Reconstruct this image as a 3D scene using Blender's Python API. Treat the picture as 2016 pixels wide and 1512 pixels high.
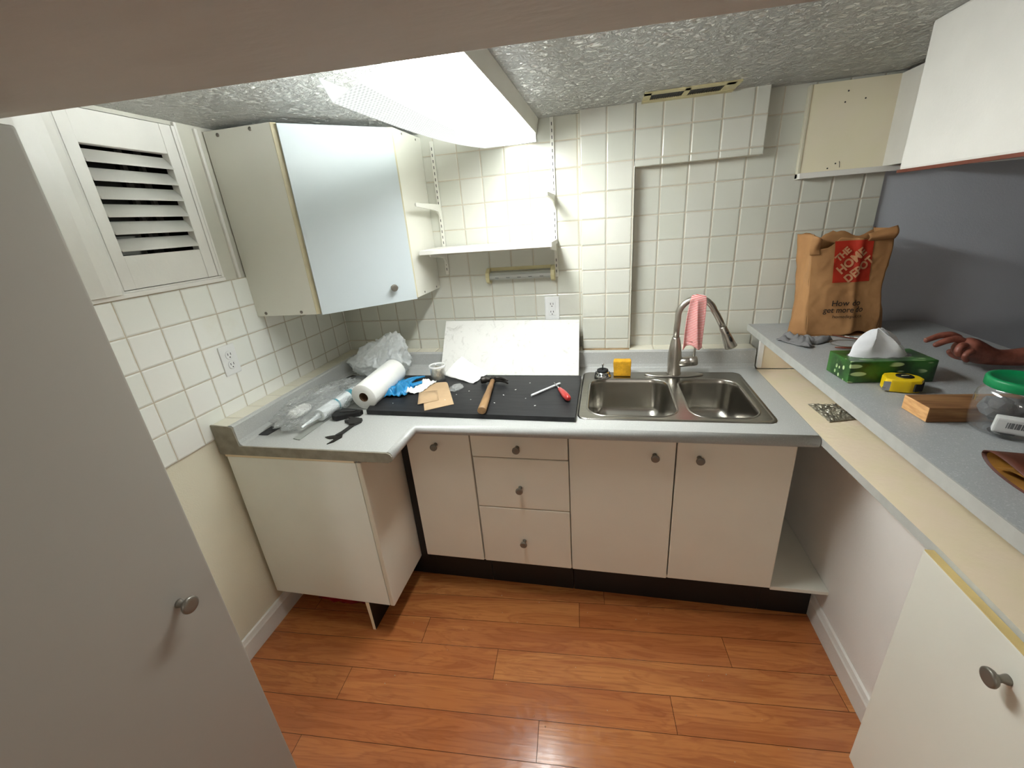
import bpy, bmesh, math, random
from mathutils import Vector, Matrix, noise, Euler
random.seed(7)
for o in list(bpy.data.objects): bpy.data.objects.remove(o, do_unlink=True)
SC = bpy.context.scene
COL = SC.collection
PI = math.pi

# ------------------------------------------------------------------ camera
cam = bpy.data.cameras.new('camera'); camo = bpy.data.objects.new('camera', cam); COL.objects.link(camo)
cam.sensor_width = 36; cam.lens = 825.27/2016*36; cam.clip_start = 0.02; cam.clip_end = 50
Rm = Matrix.Rotation(0.2345565, 3, 'Z') @ Matrix.Rotation(1.1976615, 3, 'X') @ Matrix.Rotation(-0.080663, 3, 'Z')
camo.matrix_world = Matrix.Translation((1.42743, -2.07790, 1.60732)) @ Rm.to_4x4()
SC.camera = camo

# ------------------------------------------------------------------ world, exposure
w = bpy.data.worlds.new('world'); SC.world = w; w.use_nodes = True
w.node_tree.nodes['Background'].inputs[0].default_value = (0.75, 0.8, 0.9, 1)
w.node_tree.nodes['Background'].inputs[1].default_value = 0.02
SC.view_settings.view_transform = 'Standard'; SC.view_settings.look = 'None'
SC.view_settings.gamma = 1; SC.view_settings.use_curve_mapping = False
SC.view_settings.exposure = 0.33
TUBE_POWER = 15.0
LENS_POWER = 60.0          # the fluorescent ceiling light over the sink
FILL_POWER = 16.0          # unseen fill globe added behind the camera

# ------------------------------------------------------------------ helpers
def lin(c):
    return tuple(((x/255)/12.92 if x/255 <= 0.04045 else ((x/255+0.055)/1.055)**2.4) for x in c)
def nd(t, typ, x=0, **kw):
    n = t.nodes.new(typ)
    for k, v in kw.items(): setattr(n, k, v)
    return n
def setin(t, sock, v):
    if isinstance(v, bpy.types.NodeSocket): t.links.new(v, sock)
    else: sock.default_value = v
def mth(t, op, a, b=None, c=None):
    n = nd(t, 'ShaderNodeMath', operation=op)
    setin(t, n.inputs[0], a)
    if b is not None: setin(t, n.inputs[1], b)
    if c is not None: setin(t, n.inputs[2], c)
    return n.outputs[0]
def smooth(t, v, a, b):
    n = nd(t, 'ShaderNodeMapRange', interpolation_type='SMOOTHSTEP')
    setin(t, n.inputs[0], v); n.inputs[1].default_value = a; n.inputs[2].default_value = b
    return n.outputs[0]
def mixc(t, f, a, b, mode='MIX'):
    n = nd(t, 'ShaderNodeMix', data_type='RGBA', blend_type=mode)
    setin(t, n.inputs[0], f)
    for s, v in ((n.inputs[6], a), (n.inputs[7], b)):
        setin(t, s, v if isinstance(v, bpy.types.NodeSocket) else (*v[:3], 1))
    return n.outputs[2]
def coords(t, scale=(1, 1, 1)):
    c = nd(t, 'ShaderNodeTexCoord'); m = nd(t, 'ShaderNodeMapping')
    m.inputs['Scale'].default_value = scale
    t.links.new(c.outputs['Object'], m.inputs[0]); return m.outputs[0]
def nz(t, vec, scale, detail=3, rough=0.5, dist=0.0, col=False):
    n = nd(t, 'ShaderNodeTexNoise'); t.links.new(vec, n.inputs['Vector'])
    n.inputs['Scale'].default_value = scale; n.inputs['Detail'].default_value = detail
    n.inputs['Roughness'].default_value = rough; n.inputs['Distortion'].default_value = dist
    return n.outputs['Color' if col else 'Fac']
def bump(t, h, dist, strength=1.0):
    n = nd(t, 'ShaderNodeBump'); n.inputs['Distance'].default_value = dist
    n.inputs['Strength'].default_value = strength
    t.links.new(h, n.inputs['Height']); return n.outputs[0]
def new(name):
    m = bpy.data.materials.new(name); m.use_nodes = True
    t = m.node_tree; return m, t, t.nodes['Principled BSDF']
def mat(name, rgb, rough=0.5, metal=0.0, var=0.06, vs=8.0, bmp=0.0, bs=120.0, spec=0.5, stretch=(1,1,1), rgb2=None, **kw):
    """a plain surface with a little uneven colour and, if asked, a fine relief"""
    m, t, p = new(name)
    v = coords(t, stretch)
    c = lin(rgb); c2 = lin(rgb2) if rgb2 else tuple(x*(1-var*2) for x in c)
    f = smooth(t, nz(t, v, vs, 4), 0.3, 0.7)
    t.links.new(mixc(t, f, c, c2), p.inputs['Base Color'])
    p.inputs['Roughness'].default_value = rough; p.inputs['Metallic'].default_value = metal
    p.inputs['Specular IOR Level'].default_value = spec
    for k, x in kw.items(): p.inputs[k.replace('_', ' ')].default_value = x
    if bmp: t.links.new(bump(t, nz(t, v, bs, 3), bmp), p.inputs['Normal'])
    return m

M = {}
# ---- glazed wall tile, laid out on a grid (u0 / v0 = one grout line; P = pitch)
P = 0.1095; Z4 = 1.0320
def tile_mat(name, axis, u0, v0=Z4, vaxis=2, base=(242, 241, 235), grout=(202, 192, 174)):
    m, t, p = new(name)
    c = nd(t, 'ShaderNodeTexCoord'); s = nd(t, 'ShaderNodeSeparateXYZ'); t.links.new(c.outputs['Object'], s.inputs[0])
    def line(out, o0):
        q = mth(t, 'DIVIDE', mth(t, 'SUBTRACT', out, o0), P)
        fr = mth(t, 'FRACT', q)
        return mth(t, 'MULTIPLY', mth(t, 'MINIMUM', fr, mth(t, 'SUBTRACT', 1.0, fr)), P), mth(t, 'FLOOR', q)
    du, iu = line(s.outputs[axis], u0)
    if v0 is None: d = du; iv = 0.0
    else:
        dv, iv = line(s.outputs[vaxis], v0); d = mth(t, 'MINIMUM', du, dv)
    wob = nz(t, c.outputs['Object'], 60, 2)
    d2 = mth(t, 'ADD', d, mth(t, 'MULTIPLY', mth(t, 'SUBTRACT', wob, 0.5), 0.0012))
    g = smooth(t, d2, 0.0012, 0.0024)                 # 0 in the grout
    cmb = nd(t, 'ShaderNodeCombineXYZ'); setin(t, cmb.inputs[0], iu); setin(t, cmb.inputs[1], iv)
    wn = nd(t, 'ShaderNodeTexWhiteNoise'); t.links.new(cmb.outputs[0], wn.inputs['Vector'])
    b = lin(base); b2 = (b[0]*0.93, b[1]*0.95, b[2]*0.93)
    tc = mixc(t, wn.outputs['Value'], b, b2)
    st = smooth(t, nz(t, c.outputs['Object'], 3.2, 5, 0.6), 0.56, 0.78)
    tc = mixc(t, mth(t, 'MULTIPLY', st, 0.25), tc, lin((214, 206, 176)))
    gg = lin(grout); gn = nz(t, c.outputs['Object'], 9, 3)
    gc = mixc(t, gn, gg, (gg[0]*0.78, gg[1]*0.76, gg[2]*0.66))
    t.links.new(mixc(t, g, gc, tc), p.inputs['Base Color'])
    rr = nd(t, 'ShaderNodeMapRange'); setin(t, rr.inputs[0], g); rr.inputs[3].default_value = 0.8; rr.inputs[4].default_value = 0.2
    t.links.new(rr.outputs[0], p.inputs['Roughness'])
    pil = smooth(t, d2, 0.0008, 0.0065)
    h = mth(t, 'ADD', pil, mth(t, 'MULTIPLY', nz(t, c.outputs['Object'], 18, 2), 0.35))
    t.links.new(bump(t, h, 0.0018), p.inputs['Normal'])
    return m
M['tile_left'] = tile_mat('tile_left', 1, -0.33944)
M['tile_back'] = tile_mat('tile_back', 0, -0.00807, base=(210, 209, 198))  # same tile as the left wall, darkened to offset the strong light here
M['tile_chase'] = tile_mat('tile_chase', 0, 1.3190, base=(210, 209, 198))  # darkened likewise against the ceiling light
M['tile_recess'] = tile_mat('tile_recess', 0, 1.65448, base=(210, 209, 198))  # darkened likewise against the lamps
M['ledge_left'] = tile_mat('ledge_left', 1, -0.33944, None, base=(228, 222, 204))
M['ledge_back'] = tile_mat('ledge_back', 0, -0.00807, None, base=(228, 222, 204))
M['ledge_recess'] = tile_mat('ledge_recess', 0, 1.65448, None, base=(228, 222, 204))
M['tile_edge'] = mat('tile_edge', (214, 208, 186), 0.35, var=0.05, vs=14, bmp=0.001, bs=40)
M['grime'] = mat('grime', (168, 140, 104), 0.8, var=0.2, vs=20, bmp=0.002)

# ---- painted walls
M['paint_left'] = mat('paint_left', (232, 226, 204), 0.5, var=0.03, vs=3, bmp=0.0006, bs=160)
M['paint_white'] = mat('paint_white', (232, 229, 222), 0.35, var=0.03, vs=6, bmp=0.0004, bs=120)
M['paint_casing'] = mat('paint_casing', (206, 203, 190), 0.4, var=0.04, vs=5)
M['paint_blue'] = mat('paint_blue', (200, 203, 210), 0.65, var=0.03, vs=2.5, bmp=0.0005, bs=200)
M['paint_beam'] = mat('paint_beam', (196, 190, 182), 0.6, var=0.05, vs=3, bmp=0.0012, bs=22, stretch=(1, 2.5, 1))
M['paint_half'] = mat('paint_half', (240, 236, 230), 0.5, var=0.02, vs=4, bmp=0.0004, bs=150)
def ceiling_mat():
    m, t, p = new('ceiling_stipple')
    v = coords(t)
    vo = nd(t, 'ShaderNodeTexVoronoi', feature='SMOOTH_F1'); t.links.new(v, vo.inputs['Vector']); vo.inputs['Scale'].default_value = 52
    a = smooth(t, vo.outputs['Distance'], 0.05, 0.62)
    n = nz(t, v, 44, 5, 0.7, 0.8)
    b = smooth(t, n, 0.42, 0.62)
    h = mth(t, 'ADD', mth(t, 'MULTIPLY', a, -0.6), b)
    t.links.new(mixc(t, nz(t, v, 2.5, 2), lin((228, 228, 222)), lin((214, 214, 208))), p.inputs['Base Color'])
    p.inputs['Roughness'].default_value = 0.3
    t.links.new(bump(t, h, 0.013), p.inputs['Normal']); return m
M['ceiling'] = ceiling_mat()

def floor_mat():
    m, t, p = new('laminate_floor')
    c = nd(t, 'ShaderNodeTexCoord'); mp = nd(t, 'ShaderNodeMapping'); mp.inputs['Rotation'].default_value = (0, 0, -0.068)
    t.links.new(c.outputs['Object'], mp.inputs[0]); s = nd(t, 'ShaderNodeSeparateXYZ'); t.links.new(mp.outputs[0], s.inputs[0])
    x, y = s.outputs[0], s.outputs[1]
    q = mth(t, 'DIVIDE', mth(t, 'ADD', y, 1.02), 0.1215); row = mth(t, 'FLOOR', q); fy = mth(t, 'FRACT', q)
    dy = mth(t, 'MULTIPLY', mth(t, 'MINIMUM', fy, mth(t, 'SUBTRACT', 1.0, fy)), 0.1215)
    wr = nd(t, 'ShaderNodeTexWhiteNoise', noise_dimensions='1D'); setin(t, wr.inputs['W'], mth(t, 'ADD', row, 31.0))
    qx = mth(t, 'ADD', mth(t, 'DIVIDE', x, 1.21), mth(t, 'ADD', mth(t, 'MULTIPLY', wr.outputs['Value'], 0.9), mth(t, 'MULTIPLY', row, 0.37)))
    cx = mth(t, 'FLOOR', qx); fx = mth(t, 'FRACT', qx)
    dx = mth(t, 'MULTIPLY', mth(t, 'MINIMUM', fx, mth(t, 'SUBTRACT', 1.0, fx)), 1.21)
    d = mth(t, 'MINIMUM', dx, dy); g = smooth(t, d, 0.0003, 0.0013)
    cmb = nd(t, 'ShaderNodeCombineXYZ'); setin(t, cmb.inputs[0], row); setin(t, cmb.inputs[1], cx)
    wn = nd(t, 'ShaderNodeTexWhiteNoise'); t.links.new(cmb.outputs[0], wn.inputs['Vector'])
    # grain, stretched along the plank and shifted per plank
    off = nd(t, 'ShaderNodeVectorMath', operation='SCALE'); t.links.new(wn.outputs['Color'], off.inputs[0]); off.inputs['Scale'].default_value = 9
    st = nd(t, 'ShaderNodeVectorMath', operation='MULTIPLY'); t.links.new(mp.outputs[0], st.inputs[0]); st.inputs[1].default_value = (1.6, 11, 1)
    ad = nd(t, 'ShaderNodeVectorMath', operation='ADD'); t.links.new(st.outputs[0], ad.inputs[0]); t.links.new(off.outputs[0], ad.inputs[1])
    n1 = nz(t, ad.outputs[0], 1.3, 4, 0.55, 0.9)
    rings = mth(t, 'FRACT', mth(t, 'MULTIPLY', n1, 7.0)); rings = mth(t, 'ABSOLUTE', mth(t, 'SUBTRACT', rings, 0.5))
    st2 = nd(t, 'ShaderNodeVectorMath', operation='MULTIPLY'); t.links.new(mp.outputs[0], st2.inputs[0]); st2.inputs[1].default_value = (6, 130, 1)
    n2 = nz(t, st2.outputs[0], 1.0, 4, 0.6)
    base = mixc(t, wn.outputs['Value'], lin((182, 108, 60)), lin((200, 132, 76)))
    base = mixc(t, mth(t, 'MULTIPLY', smooth(t, n1, 0.35, 0.68), 0.7), base, lin((162, 92, 52)))
    base = mixc(t, mth(t, 'MULTIPLY', smooth(t, rings, 0.22, 0.5), 0.26), base, lin((128, 64, 34)))
    base = mixc(t, mth(t, 'MULTIPLY', smooth(t, n2, 0.45, 0.75), 0.55), base, lin((140, 80, 46)))
    base = mixc(t, g, lin((52, 26, 16)), base)
    t.links.new(base, p.inputs['Base Color'])
    sp = nz(t, c.outputs['Object'], 40, 4, 0.7)
    rr = nd(t, 'ShaderNodeMapRange'); setin(t, rr.inputs[0], sp); rr.inputs[1].default_value = 0.35; rr.inputs[2].default_value = 0.7
    rr.inputs[3].default_value = 0.13; rr.inputs[4].default_value = 0.27; t.links.new(rr.outputs[0], p.inputs['Roughness'])
    h = mth(t, 'ADD', g, mth(t, 'MULTIPLY', n2, 0.25))
    t.links.new(bump(t, h, 0.0007), p.inputs['Normal']); return m
M['floor'] = floor_mat()

# ---- laminates
def speckle(name, rgb, rough=0.3, amt=0.25, sc=420, dark=(110, 112, 114), light=(235, 235, 235)):
    m, t, p = new(name); v = coords(t)
    n = nz(t, v, sc, 2, 0.6); n2 = nz(t, v, sc*0.6, 2, 0.6)
    c = mixc(t, mth(t, 'MULTIPLY', smooth(t, n, 0.56, 0.66), amt), lin(rgb), lin(dark))
    c = mixc(t, mth(t, 'MULTIPLY', smooth(t, n2, 0.58, 0.68), amt), c, lin(light))
    t.links.new(c, p.inputs['Base Color'])
    rg = nd(t, 'ShaderNodeMapRange'); setin(t, rg.inputs[0], nz(t, v, 12, 3)); rg.inputs[3].default_value = rough*0.8; rg.inputs[4].default_value = rough*1.3
    t.links.new(rg.outputs[0], p.inputs['Roughness']); return m
M['counter'] = speckle('counter', (181, 181, 177), 0.3)
M['bar_top'] = speckle('bar_top', (166, 168, 168), 0.35, dark=(110, 112, 112))
M['lam_edge'] = mat('lam_edge', (186, 186, 180), 0.4, var=0.05, vs=30)
M['cut_edge'] = mat('cut_edge', (150, 143, 128), 0.8, var=0.12, vs=30, bmp=0.0006)
M['bare_board'] = mat('bare_board', (230, 214, 180), 0.8, var=0.12, vs=9, bmp=0.001, bs=60, rgb2=(234, 214, 188))
M['melamine'] = mat('melamine', (226, 224, 212), 0.35, var=0.02, vs=3)
M['melamine_cool'] = mat('melamine_cool', (192, 200, 202), 0.3, var=0.015, vs=2)
M['melamine_base'] = mat('melamine_base', (224, 216, 200), 0.4, var=0.03, vs=3)
M['melamine_end'] = mat('melamine_end', (240, 240, 232), 0.4, var=0.03, vs=3)
M['melamine_edge'] = mat('melamine_edge', (204, 194, 160), 0.5, var=0.08, vs=12)
M['stain_panel'] = mat('stain_panel', (238, 230, 200), 0.6, var=0.1, vs=7, rgb2=(240, 230, 206))
M['yellow_strip'] = mat('yellow_strip', (216, 190, 128), 0.6, var=0.06, vs=20)
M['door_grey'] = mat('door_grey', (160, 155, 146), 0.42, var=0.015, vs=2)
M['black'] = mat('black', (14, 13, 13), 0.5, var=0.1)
M['dark'] = mat('dark', (44, 42, 40), 0.6, var=0.1)
M['black_lam'] = mat('black_lam', (20, 20, 22), 0.45, spec=0.3, var=0.14, vs=6, bmp=0.0003, bs=14, stretch=(1.5, 60, 1), rgb2=(42, 42, 44))
M['knob'] = mat('knob', (128, 122, 112), 0.38, 0.55, var=0.05)
M['steel'] = mat('steel', (172, 168, 160), 0.24, 1.0, var=0.05, vs=5, bmp=0.00006, bs=60, stretch=(1, 30, 1))
M['nickel'] = mat('nickel', (186, 181, 172), 0.32, 1.0, var=0.04, vs=5)
M['chrome'] = mat('chrome', (210, 210, 210), 0.12, 1.0, var=0.02)
M['hammer_steel'] = mat('hammer_steel', (70, 66, 62), 0.45, 0.8, var=0.2, vs=60)
M['rust'] = mat('rust', (120, 64, 40), 0.8, var=0.3, vs=50)
M['white_metal'] = mat('white_metal', (226, 224, 214), 0.35, var=0.02)
M['white_plastic'] = mat('white_plastic', (232, 232, 230), 0.3, var=0.01)
M['cream_plastic'] = mat('cream_plastic', (206, 196, 150), 0.45, var=0.04)
M['grey_metal'] = mat('grey_metal', (176, 178, 172), 0.3, 0.5, var=0.03)
M['window_glass'] = mat('window_glass', (14, 15, 17), 0.06, var=0.0)
M['window_bar'] = mat('window_bar', (78, 78, 74), 0.5)
M['paper'] = mat('paper', (238, 237, 232), 0.85, var=0.02, vs=20, bmp=0.0006, bs=180)
M['card'] = mat('card', (190, 160, 124), 0.85, var=0.04, vs=20, bmp=0.0003, bs=200)
M['core'] = mat('core', (112, 84, 58), 0.9)
M['sponge'] = mat('sponge', (232, 172, 34), 0.95, var=0.15, vs=40, bmp=0.003, bs=220)
M['blue_nitrile'] = mat('blue_nitrile', (40, 140, 196), 0.4, var=0.08, vs=20, bmp=0.002, bs=50)
M['grey_cloth'] = mat('grey_cloth', (124, 122, 122), 0.9, var=0.1, vs=30, bmp=0.0008, bs=400)
M['red_plastic'] = mat('red_plastic', (150, 14, 34), 0.4, var=0.12, vs=16)
M['red_handle'] = mat('red_handle', (176, 52, 48), 0.3, var=0.08)
M['wood_handle'] = mat('wood_handle', (152, 118, 78), 0.55, var=0.2, vs=30, stretch=(1, 0.15, 1), rgb2=(112, 80, 48))
M['block_end'] = mat('block_end', (226, 176, 118), 0.7, var=0.12, vs=60, stretch=(0.4, 0.4, 2.0), rgb2=(200, 146, 92))
M['block_side'] = mat('block_side', (150, 108, 66), 0.7, var=0.2, vs=14, stretch=(0.6, 6, 6), rgb2=(112, 72, 38))
M['yellow'] = mat('yellow', (238, 200, 20), 0.35, var=0.04)
M['rubber'] = mat('rubber', (24, 24, 24), 0.7)
M['lid_green'] = mat('lid_green', (8, 142, 84), 0.4, var=0.05)
M['lanyard_leather'] = mat('leather_brown', (92, 44, 26), 0.55, var=0.15, vs=14, bmp=0.0006)
M['leather_tan'] = mat('leather_tan', (176, 122, 46), 0.7, var=0.25, vs=14)
M['foil'] = mat('foil', (196, 190, 172), 0.32, 0.75, var=0.25, vs=60, bmp=0.004, bs=90)
M['brown_paper'] = mat('brown_paper', (184, 136, 88), 0.75, var=0.1, vs=6, bmp=0.004, bs=18, rgb2=(160, 114, 70))
M['bag_red'] = mat('bag_red', (188, 44, 14), 0.7, var=0.1, vs=10)
M['bag_black'] = mat('bag_black', (34, 28, 24), 0.8)
M['logo_tan'] = mat('logo_tan', (196, 140, 100), 0.8)
M['teal_print'] = mat('teal_print', (70, 150, 165), 0.4, var=0.1)
M['tube_white'] = mat('tube_white', (226, 230, 230), 0.35)
M['skin'] = mat('skin', (112, 62, 48), 0.5, var=0.18, vs=40, bmp=0.0012, bs=90, rgb2=(146, 86, 70))
M['nail'] = mat('nail', (196, 160, 140), 0.35)
M['shirt'] = mat('shirt', (52, 58, 70), 0.85, var=0.08, bmp=0.001)
M['hair'] = mat('hair', (30, 26, 24), 0.8, bmp=0.002, bs=200)
M['grey_ink'] = mat('grey_ink', (92, 92, 94), 0.6)
M['copper'] = mat('copper', (120, 62, 44), 0.5, 0.3)
M['wire'] = mat('wire', (120, 116, 104), 0.5)

def soft_plastic(name, rgb, alpha, rough=0.25, bmp=0.004, bs=40, trans=0.35):
    """thin film: partly see-through, partly glossy, partly scattering"""
    m, t, p = new(name); v = coords(t)
    t.nodes.remove(p); out = t.nodes['Material Output']
    b = bump(t, nz(t, v, bs, 4, 0.6, 1.0), bmp)
    tr = nd(t, 'ShaderNodeBsdfTransparent'); tr.inputs[0].default_value = (1, 1, 1, 1)
    df = nd(t, 'ShaderNodeBsdfDiffuse'); df.inputs[0].default_value = (*lin(rgb), 1); t.links.new(b, df.inputs['Normal'])
    tl = nd(t, 'ShaderNodeBsdfTranslucent'); tl.inputs[0].default_value = (*lin(rgb), 1)
    gl = nd(t, 'ShaderNodeBsdfGlossy'); gl.inputs['Roughness'].default_value = rough; gl.inputs[0].default_value = (1, 1, 1, 1); t.links.new(b, gl.inputs['Normal'])
    def mx(f, a, bb):
        n = nd(t, 'ShaderNodeMixShader'); setin(t, n.inputs[0], f); t.links.new(a, n.inputs[1]); t.links.new(bb, n.inputs[2]); return n.outputs[0]
    body = mx(trans, df.outputs[0], tl.outputs[0])
    fr = nd(t, 'ShaderNodeLayerWeight'); fr.inputs[0].default_value = 0.5; t.links.new(b, fr.inputs['Normal'])
    s = mx(alpha, tr.outputs[0], body)
    s = mx(mth(t, 'ADD', mth(t, 'MULTIPLY', mth(t, 'POWER', fr.outputs['Facing'], 3.0), 0.7), 0.045), s, gl.outputs[0])
    t.links.new(s, out.inputs[0]); return m
M['bag_white_film'] = soft_plastic('bag_white_film', (252, 255, 255), 0.74, 0.3, 0.006, 30, 0.5)
M['clear_film'] = soft_plastic('clear_film', (250, 254, 254), 0.2, 0.09, 0.014, 26, 0.5)
M['clear_jar'] = soft_plastic('clear_jar', (240, 242, 242), 0.08, 0.05, 0.0005, 20)
M['clear_glass'] = soft_plastic('clear_glass', (245, 248, 248), 0.16, 0.04, 0.0005, 20)
M['tissue'] = soft_plastic('tissue', (240, 240, 242), 0.96, 0.8, 0.002, 30, 0.3)

def lens_mat():
    """glowing prismatic diffuser: brightest along the tubes behind it"""
    m, t, p = new('light_diffuser'); c = nd(t, 'ShaderNodeTexCoord'); s = nd(t, 'ShaderNodeSeparateXYZ'); t.links.new(c.outputs['Object'], s.inputs[0])
    def tri(o, sc):
        f = mth(t, 'FRACT', mth(t, 'MULTIPLY', o, sc)); return mth(t, 'ABSOLUTE', mth(t, 'SUBTRACT', f, 0.5))
    a = mth(t, 'ADD', s.outputs[0], s.outputs[1]); b = mth(t, 'SUBTRACT', s.outputs[0], s.outputs[1])
    pr = mth(t, 'ADD', tri(a, 75), tri(b, 75))
    dx = mth(t, 'ABSOLUTE', mth(t, 'SUBTRACT', s.outputs[0], 1.055))
    near = mth(t, 'SUBTRACT', 1.0, smooth(t, dx, 0.02, 0.095))
    yy = mth(t, 'MULTIPLY', smooth(t, s.outputs[1], -1.24, -1.05), mth(t, 'SUBTRACT', 1.0, mth(t, 'MULTIPLY', smooth(t, s.outputs[1], -0.65, -0.18), 0.94)))        # glow fades at the room end; dimmed towards the wall to darken its tiles
    k = mth(t, 'MULTIPLY', near, mth(t, 'ADD', 0.03, mth(t, 'MULTIPLY', yy, 0.97)))
    st = mth(t, 'ADD', mth(t, 'MULTIPLY', k, LENS_POWER), 0.66)
    st = mth(t, 'MULTIPLY', st, mth(t, 'ADD', 0.62, mth(t, 'MULTIPLY', pr, 0.76)))
    p.inputs['Base Color'].default_value = (0.3, 0.31, 0.3, 1); p.inputs['Roughness'].default_value = 0.25
    p.inputs['Emission Color'].default_value = (0.95, 1.0, 0.99, 1)
    t.links.new(st, p.inputs['Emission Strength'])
    t.links.new(bump(t, pr, 0.002), p.inputs['Normal']); return m
M['lens'] = lens_mat()
def emit(name, rgb, s):
    m, t, p = new(name); p.inputs['Emission Color'].default_value = (*lin(rgb), 1); p.inputs['Emission Strength'].default_value = s; return m
M['fluorescent_tube'] = emit('fluorescent_tube', (242, 255, 254), TUBE_POWER)
M['fill_glow'] = emit('fill_glow', (252, 250, 244), FILL_POWER)

# ------------------------------------------------------------------ mesh helpers
def box(bm, a, b, mi=0, bev=0.0, seg=2, mtx=None):
    x0, x1 = sorted((a[0], b[0])); y0, y1 = sorted((a[1], b[1])); z0, z1 = sorted((a[2], b[2]))
    r = bmesh.ops.create_cube(bm, size=1.0, matrix=Matrix.Translation(((x0+x1)/2, (y0+y1)/2, (z0+z1)/2)) @ Matrix.Diagonal((x1-x0, y1-y0, z1-z0, 1)))
    vs = r['verts']; fs = {f for v in vs for f in v.link_faces}
    for f in fs: f.material_index = mi
    if bev:
        es = list({e for v in vs for e in v.link_edges})
        rb = bmesh.ops.bevel(bm, geom=es, offset=bev, segments=seg, profile=0.6, affect='EDGES', clamp_overlap=True)
        vs = list({v for f in rb['faces'] for v in f.verts} | {v for v in vs if v.is_valid})
        for f in rb['faces']: f.material_index = mi
    if mtx is not None: bmesh.ops.transform(bm, matrix=mtx, verts=[v for v in vs if v.is_valid])
    return vs
def lathe(bm, prof, n=32, mtx=None, mi=0, caps=True):
    """prof: (radius, z) from bottom to top, turned about z"""
    rings = []
    for r, z in prof:
        rings.append([bm.verts.new((r*math.cos(2*PI*i/n), r*math.sin(2*PI*i/n), z)) for i in range(n)])
    for a, b in zip(rings, rings[1:]):
        for i in range(n):
            f = bm.faces.new((a[i], a[(i+1) % n], b[(i+1) % n], b[i])); f.material_index = mi; f.smooth = True
    if caps:
        f = bm.faces.new(rings[0][::-1]); f.material_index = mi
        f = bm.faces.new(rings[-1]); f.material_index = mi
    vs = [v for r in rings for v in r]
    if mtx is not None: bmesh.ops.transform(bm, matrix=mtx, verts=vs)
    return vs
def axis_mtx(p, d, up=(0, 0, 1)):
    """places a lathe (built along z) at p pointing along d"""
    d = Vector(d).normalized(); return Matrix.Translation(p) @ d.to_track_quat('Z', 'Y').to_matrix().to_4x4()
def tube(bm, pts, rad, n=12, mi=0, caps=True, flat=1.0):
    pts = [Vector(p) for p in pts]; rads = rad if isinstance(rad, (list, tuple)) else [rad]*len(pts)
    rings = []; up = None
    for i, p in enumerate(pts):
        d = (pts[min(i+1, len(pts)-1)] - pts[max(i-1, 0)]).normalized()
        if up is None: up = Vector((0, 0, 1)) if abs(d.z) < 0.9 else Vector((0, 1, 0))
        s = d.cross(up).normalized(); up = s.cross(d).normalized()
        rings.append([bm.verts.new(p + s*rads[i]*math.cos(2*PI*k/n) + up*rads[i]*flat*math.sin(2*PI*k/n)) for k in range(n)])
    for a, b in zip(rings, rings[1:]):
        for k in range(n):
            f = bm.faces.new((a[k], b[k], b[(k+1) % n], a[(k+1) % n])); f.material_index = mi; f.smooth = True
    if caps:
        bm.faces.new(rings[0]).material_index = mi; bm.faces.new(rings[-1][::-1]).material_index = mi
    return rings
def prism(bm, poly, axis, a, b, mi=0, bev=0.0):
    """poly in the two other axes (in x,y,z order), extruded along axis from a to b"""
    def mk(p, t):
        q = list(p); q.insert(axis, t); return bm.verts.new(q)
    A = [mk(p, a) for p in poly]; B = [mk(p, b) for p in poly]; n = len(poly); fs = []
    fs.append(bm.faces.new(A)); fs.append(bm.faces.new(B[::-1]))
    for i in range(n): fs.append(bm.faces.new((A[i], B[i], B[(i+1) % n], A[(i+1) % n])))
    for f in fs: f.material_index = mi
    bmesh.ops.recalc_face_normals(bm, faces=fs)
    if bev:
        es = list({e for f in fs for e in f.edges})
        bmesh.ops.bevel(bm, geom=es, offset=bev, segments=2, profile=0.6, affect='EDGES', clamp_overlap=True)
    return fs
def obj(name, bm, mats, parent=None, origin=None, smooth_all=False, sub=0, solid=0.0, auto=True):
    if not isinstance(mats, (list, tuple)): mats = [mats]
    bmesh.ops.recalc_face_normals(bm, faces=bm.faces[:]) if solid == 0 and auto else None
    me = bpy.data.meshes.new(name)
    if origin is not None: bmesh.ops.translate(bm, vec=-Vector(origin), verts=bm.verts[:])
    bm.to_mesh(me); bm.free()
    for m in mats: me.materials.append(M[m] if isinstance(m, str) else m)
    if smooth_all:
        for pl in me.polygons: pl.use_smooth = True
    o = bpy.data.objects.new(name, me); COL.objects.link(o)
    if origin is not None: o.location = origin
    if parent is not None:
        o.parent = parent
        pl = Vector((0, 0, 0)); q = parent
        while q is not None: pl += q.location; q = q.parent
        o.location = Vector(o.location) - pl          # everything is modelled in world coordinates
    if solid:
        s = o.modifiers.new('solidify', 'SOLIDIFY'); s.thickness = solid; s.offset = 0
    if sub:
        s = o.modifiers.new('subdivision', 'SUBSURF'); s.levels = sub; s.render_levels = sub
    return o
def tag(o, label, cat, group=None, kind=None):
    o['label'] = label; o['category'] = cat
    if group: o['group'] = group
    if kind: o['kind'] = kind
    return o
def thing(name, label, cat, loc, group=None):
    o = bpy.data.objects.new(name, None); COL.objects.link(o); o.location = loc
    o.empty_display_size = 0.05
    return tag(o, label, cat, group)
def struct(name, bm, mats, parent=None, **kw):
    o = obj(name, bm, mats, parent, **kw)
    if parent is None: o['kind'] = 'structure'
    return o
def B(): return bmesh.new()
def one(name, a, b, m, parent=None, bev=0.0, **kw):
    bm = B(); box(bm, a, b, bev=bev); return obj(name, bm, m, parent, **kw)
def copy_tree(o, parent=None, shift=(0, 0, 0)):
    c = o.copy(); COL.objects.link(c); c.parent = parent
    if parent is None: c.location = Vector(o.location) + Vector(shift)
    for ch in list(o.children): copy_tree(ch, c)
    return c
def fn(x, y, z, s=1.0, seed=0.0):
    return noise.noise(Vector((x*s+seed, y*s-seed*0.7, z*s+seed*1.3)))
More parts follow.
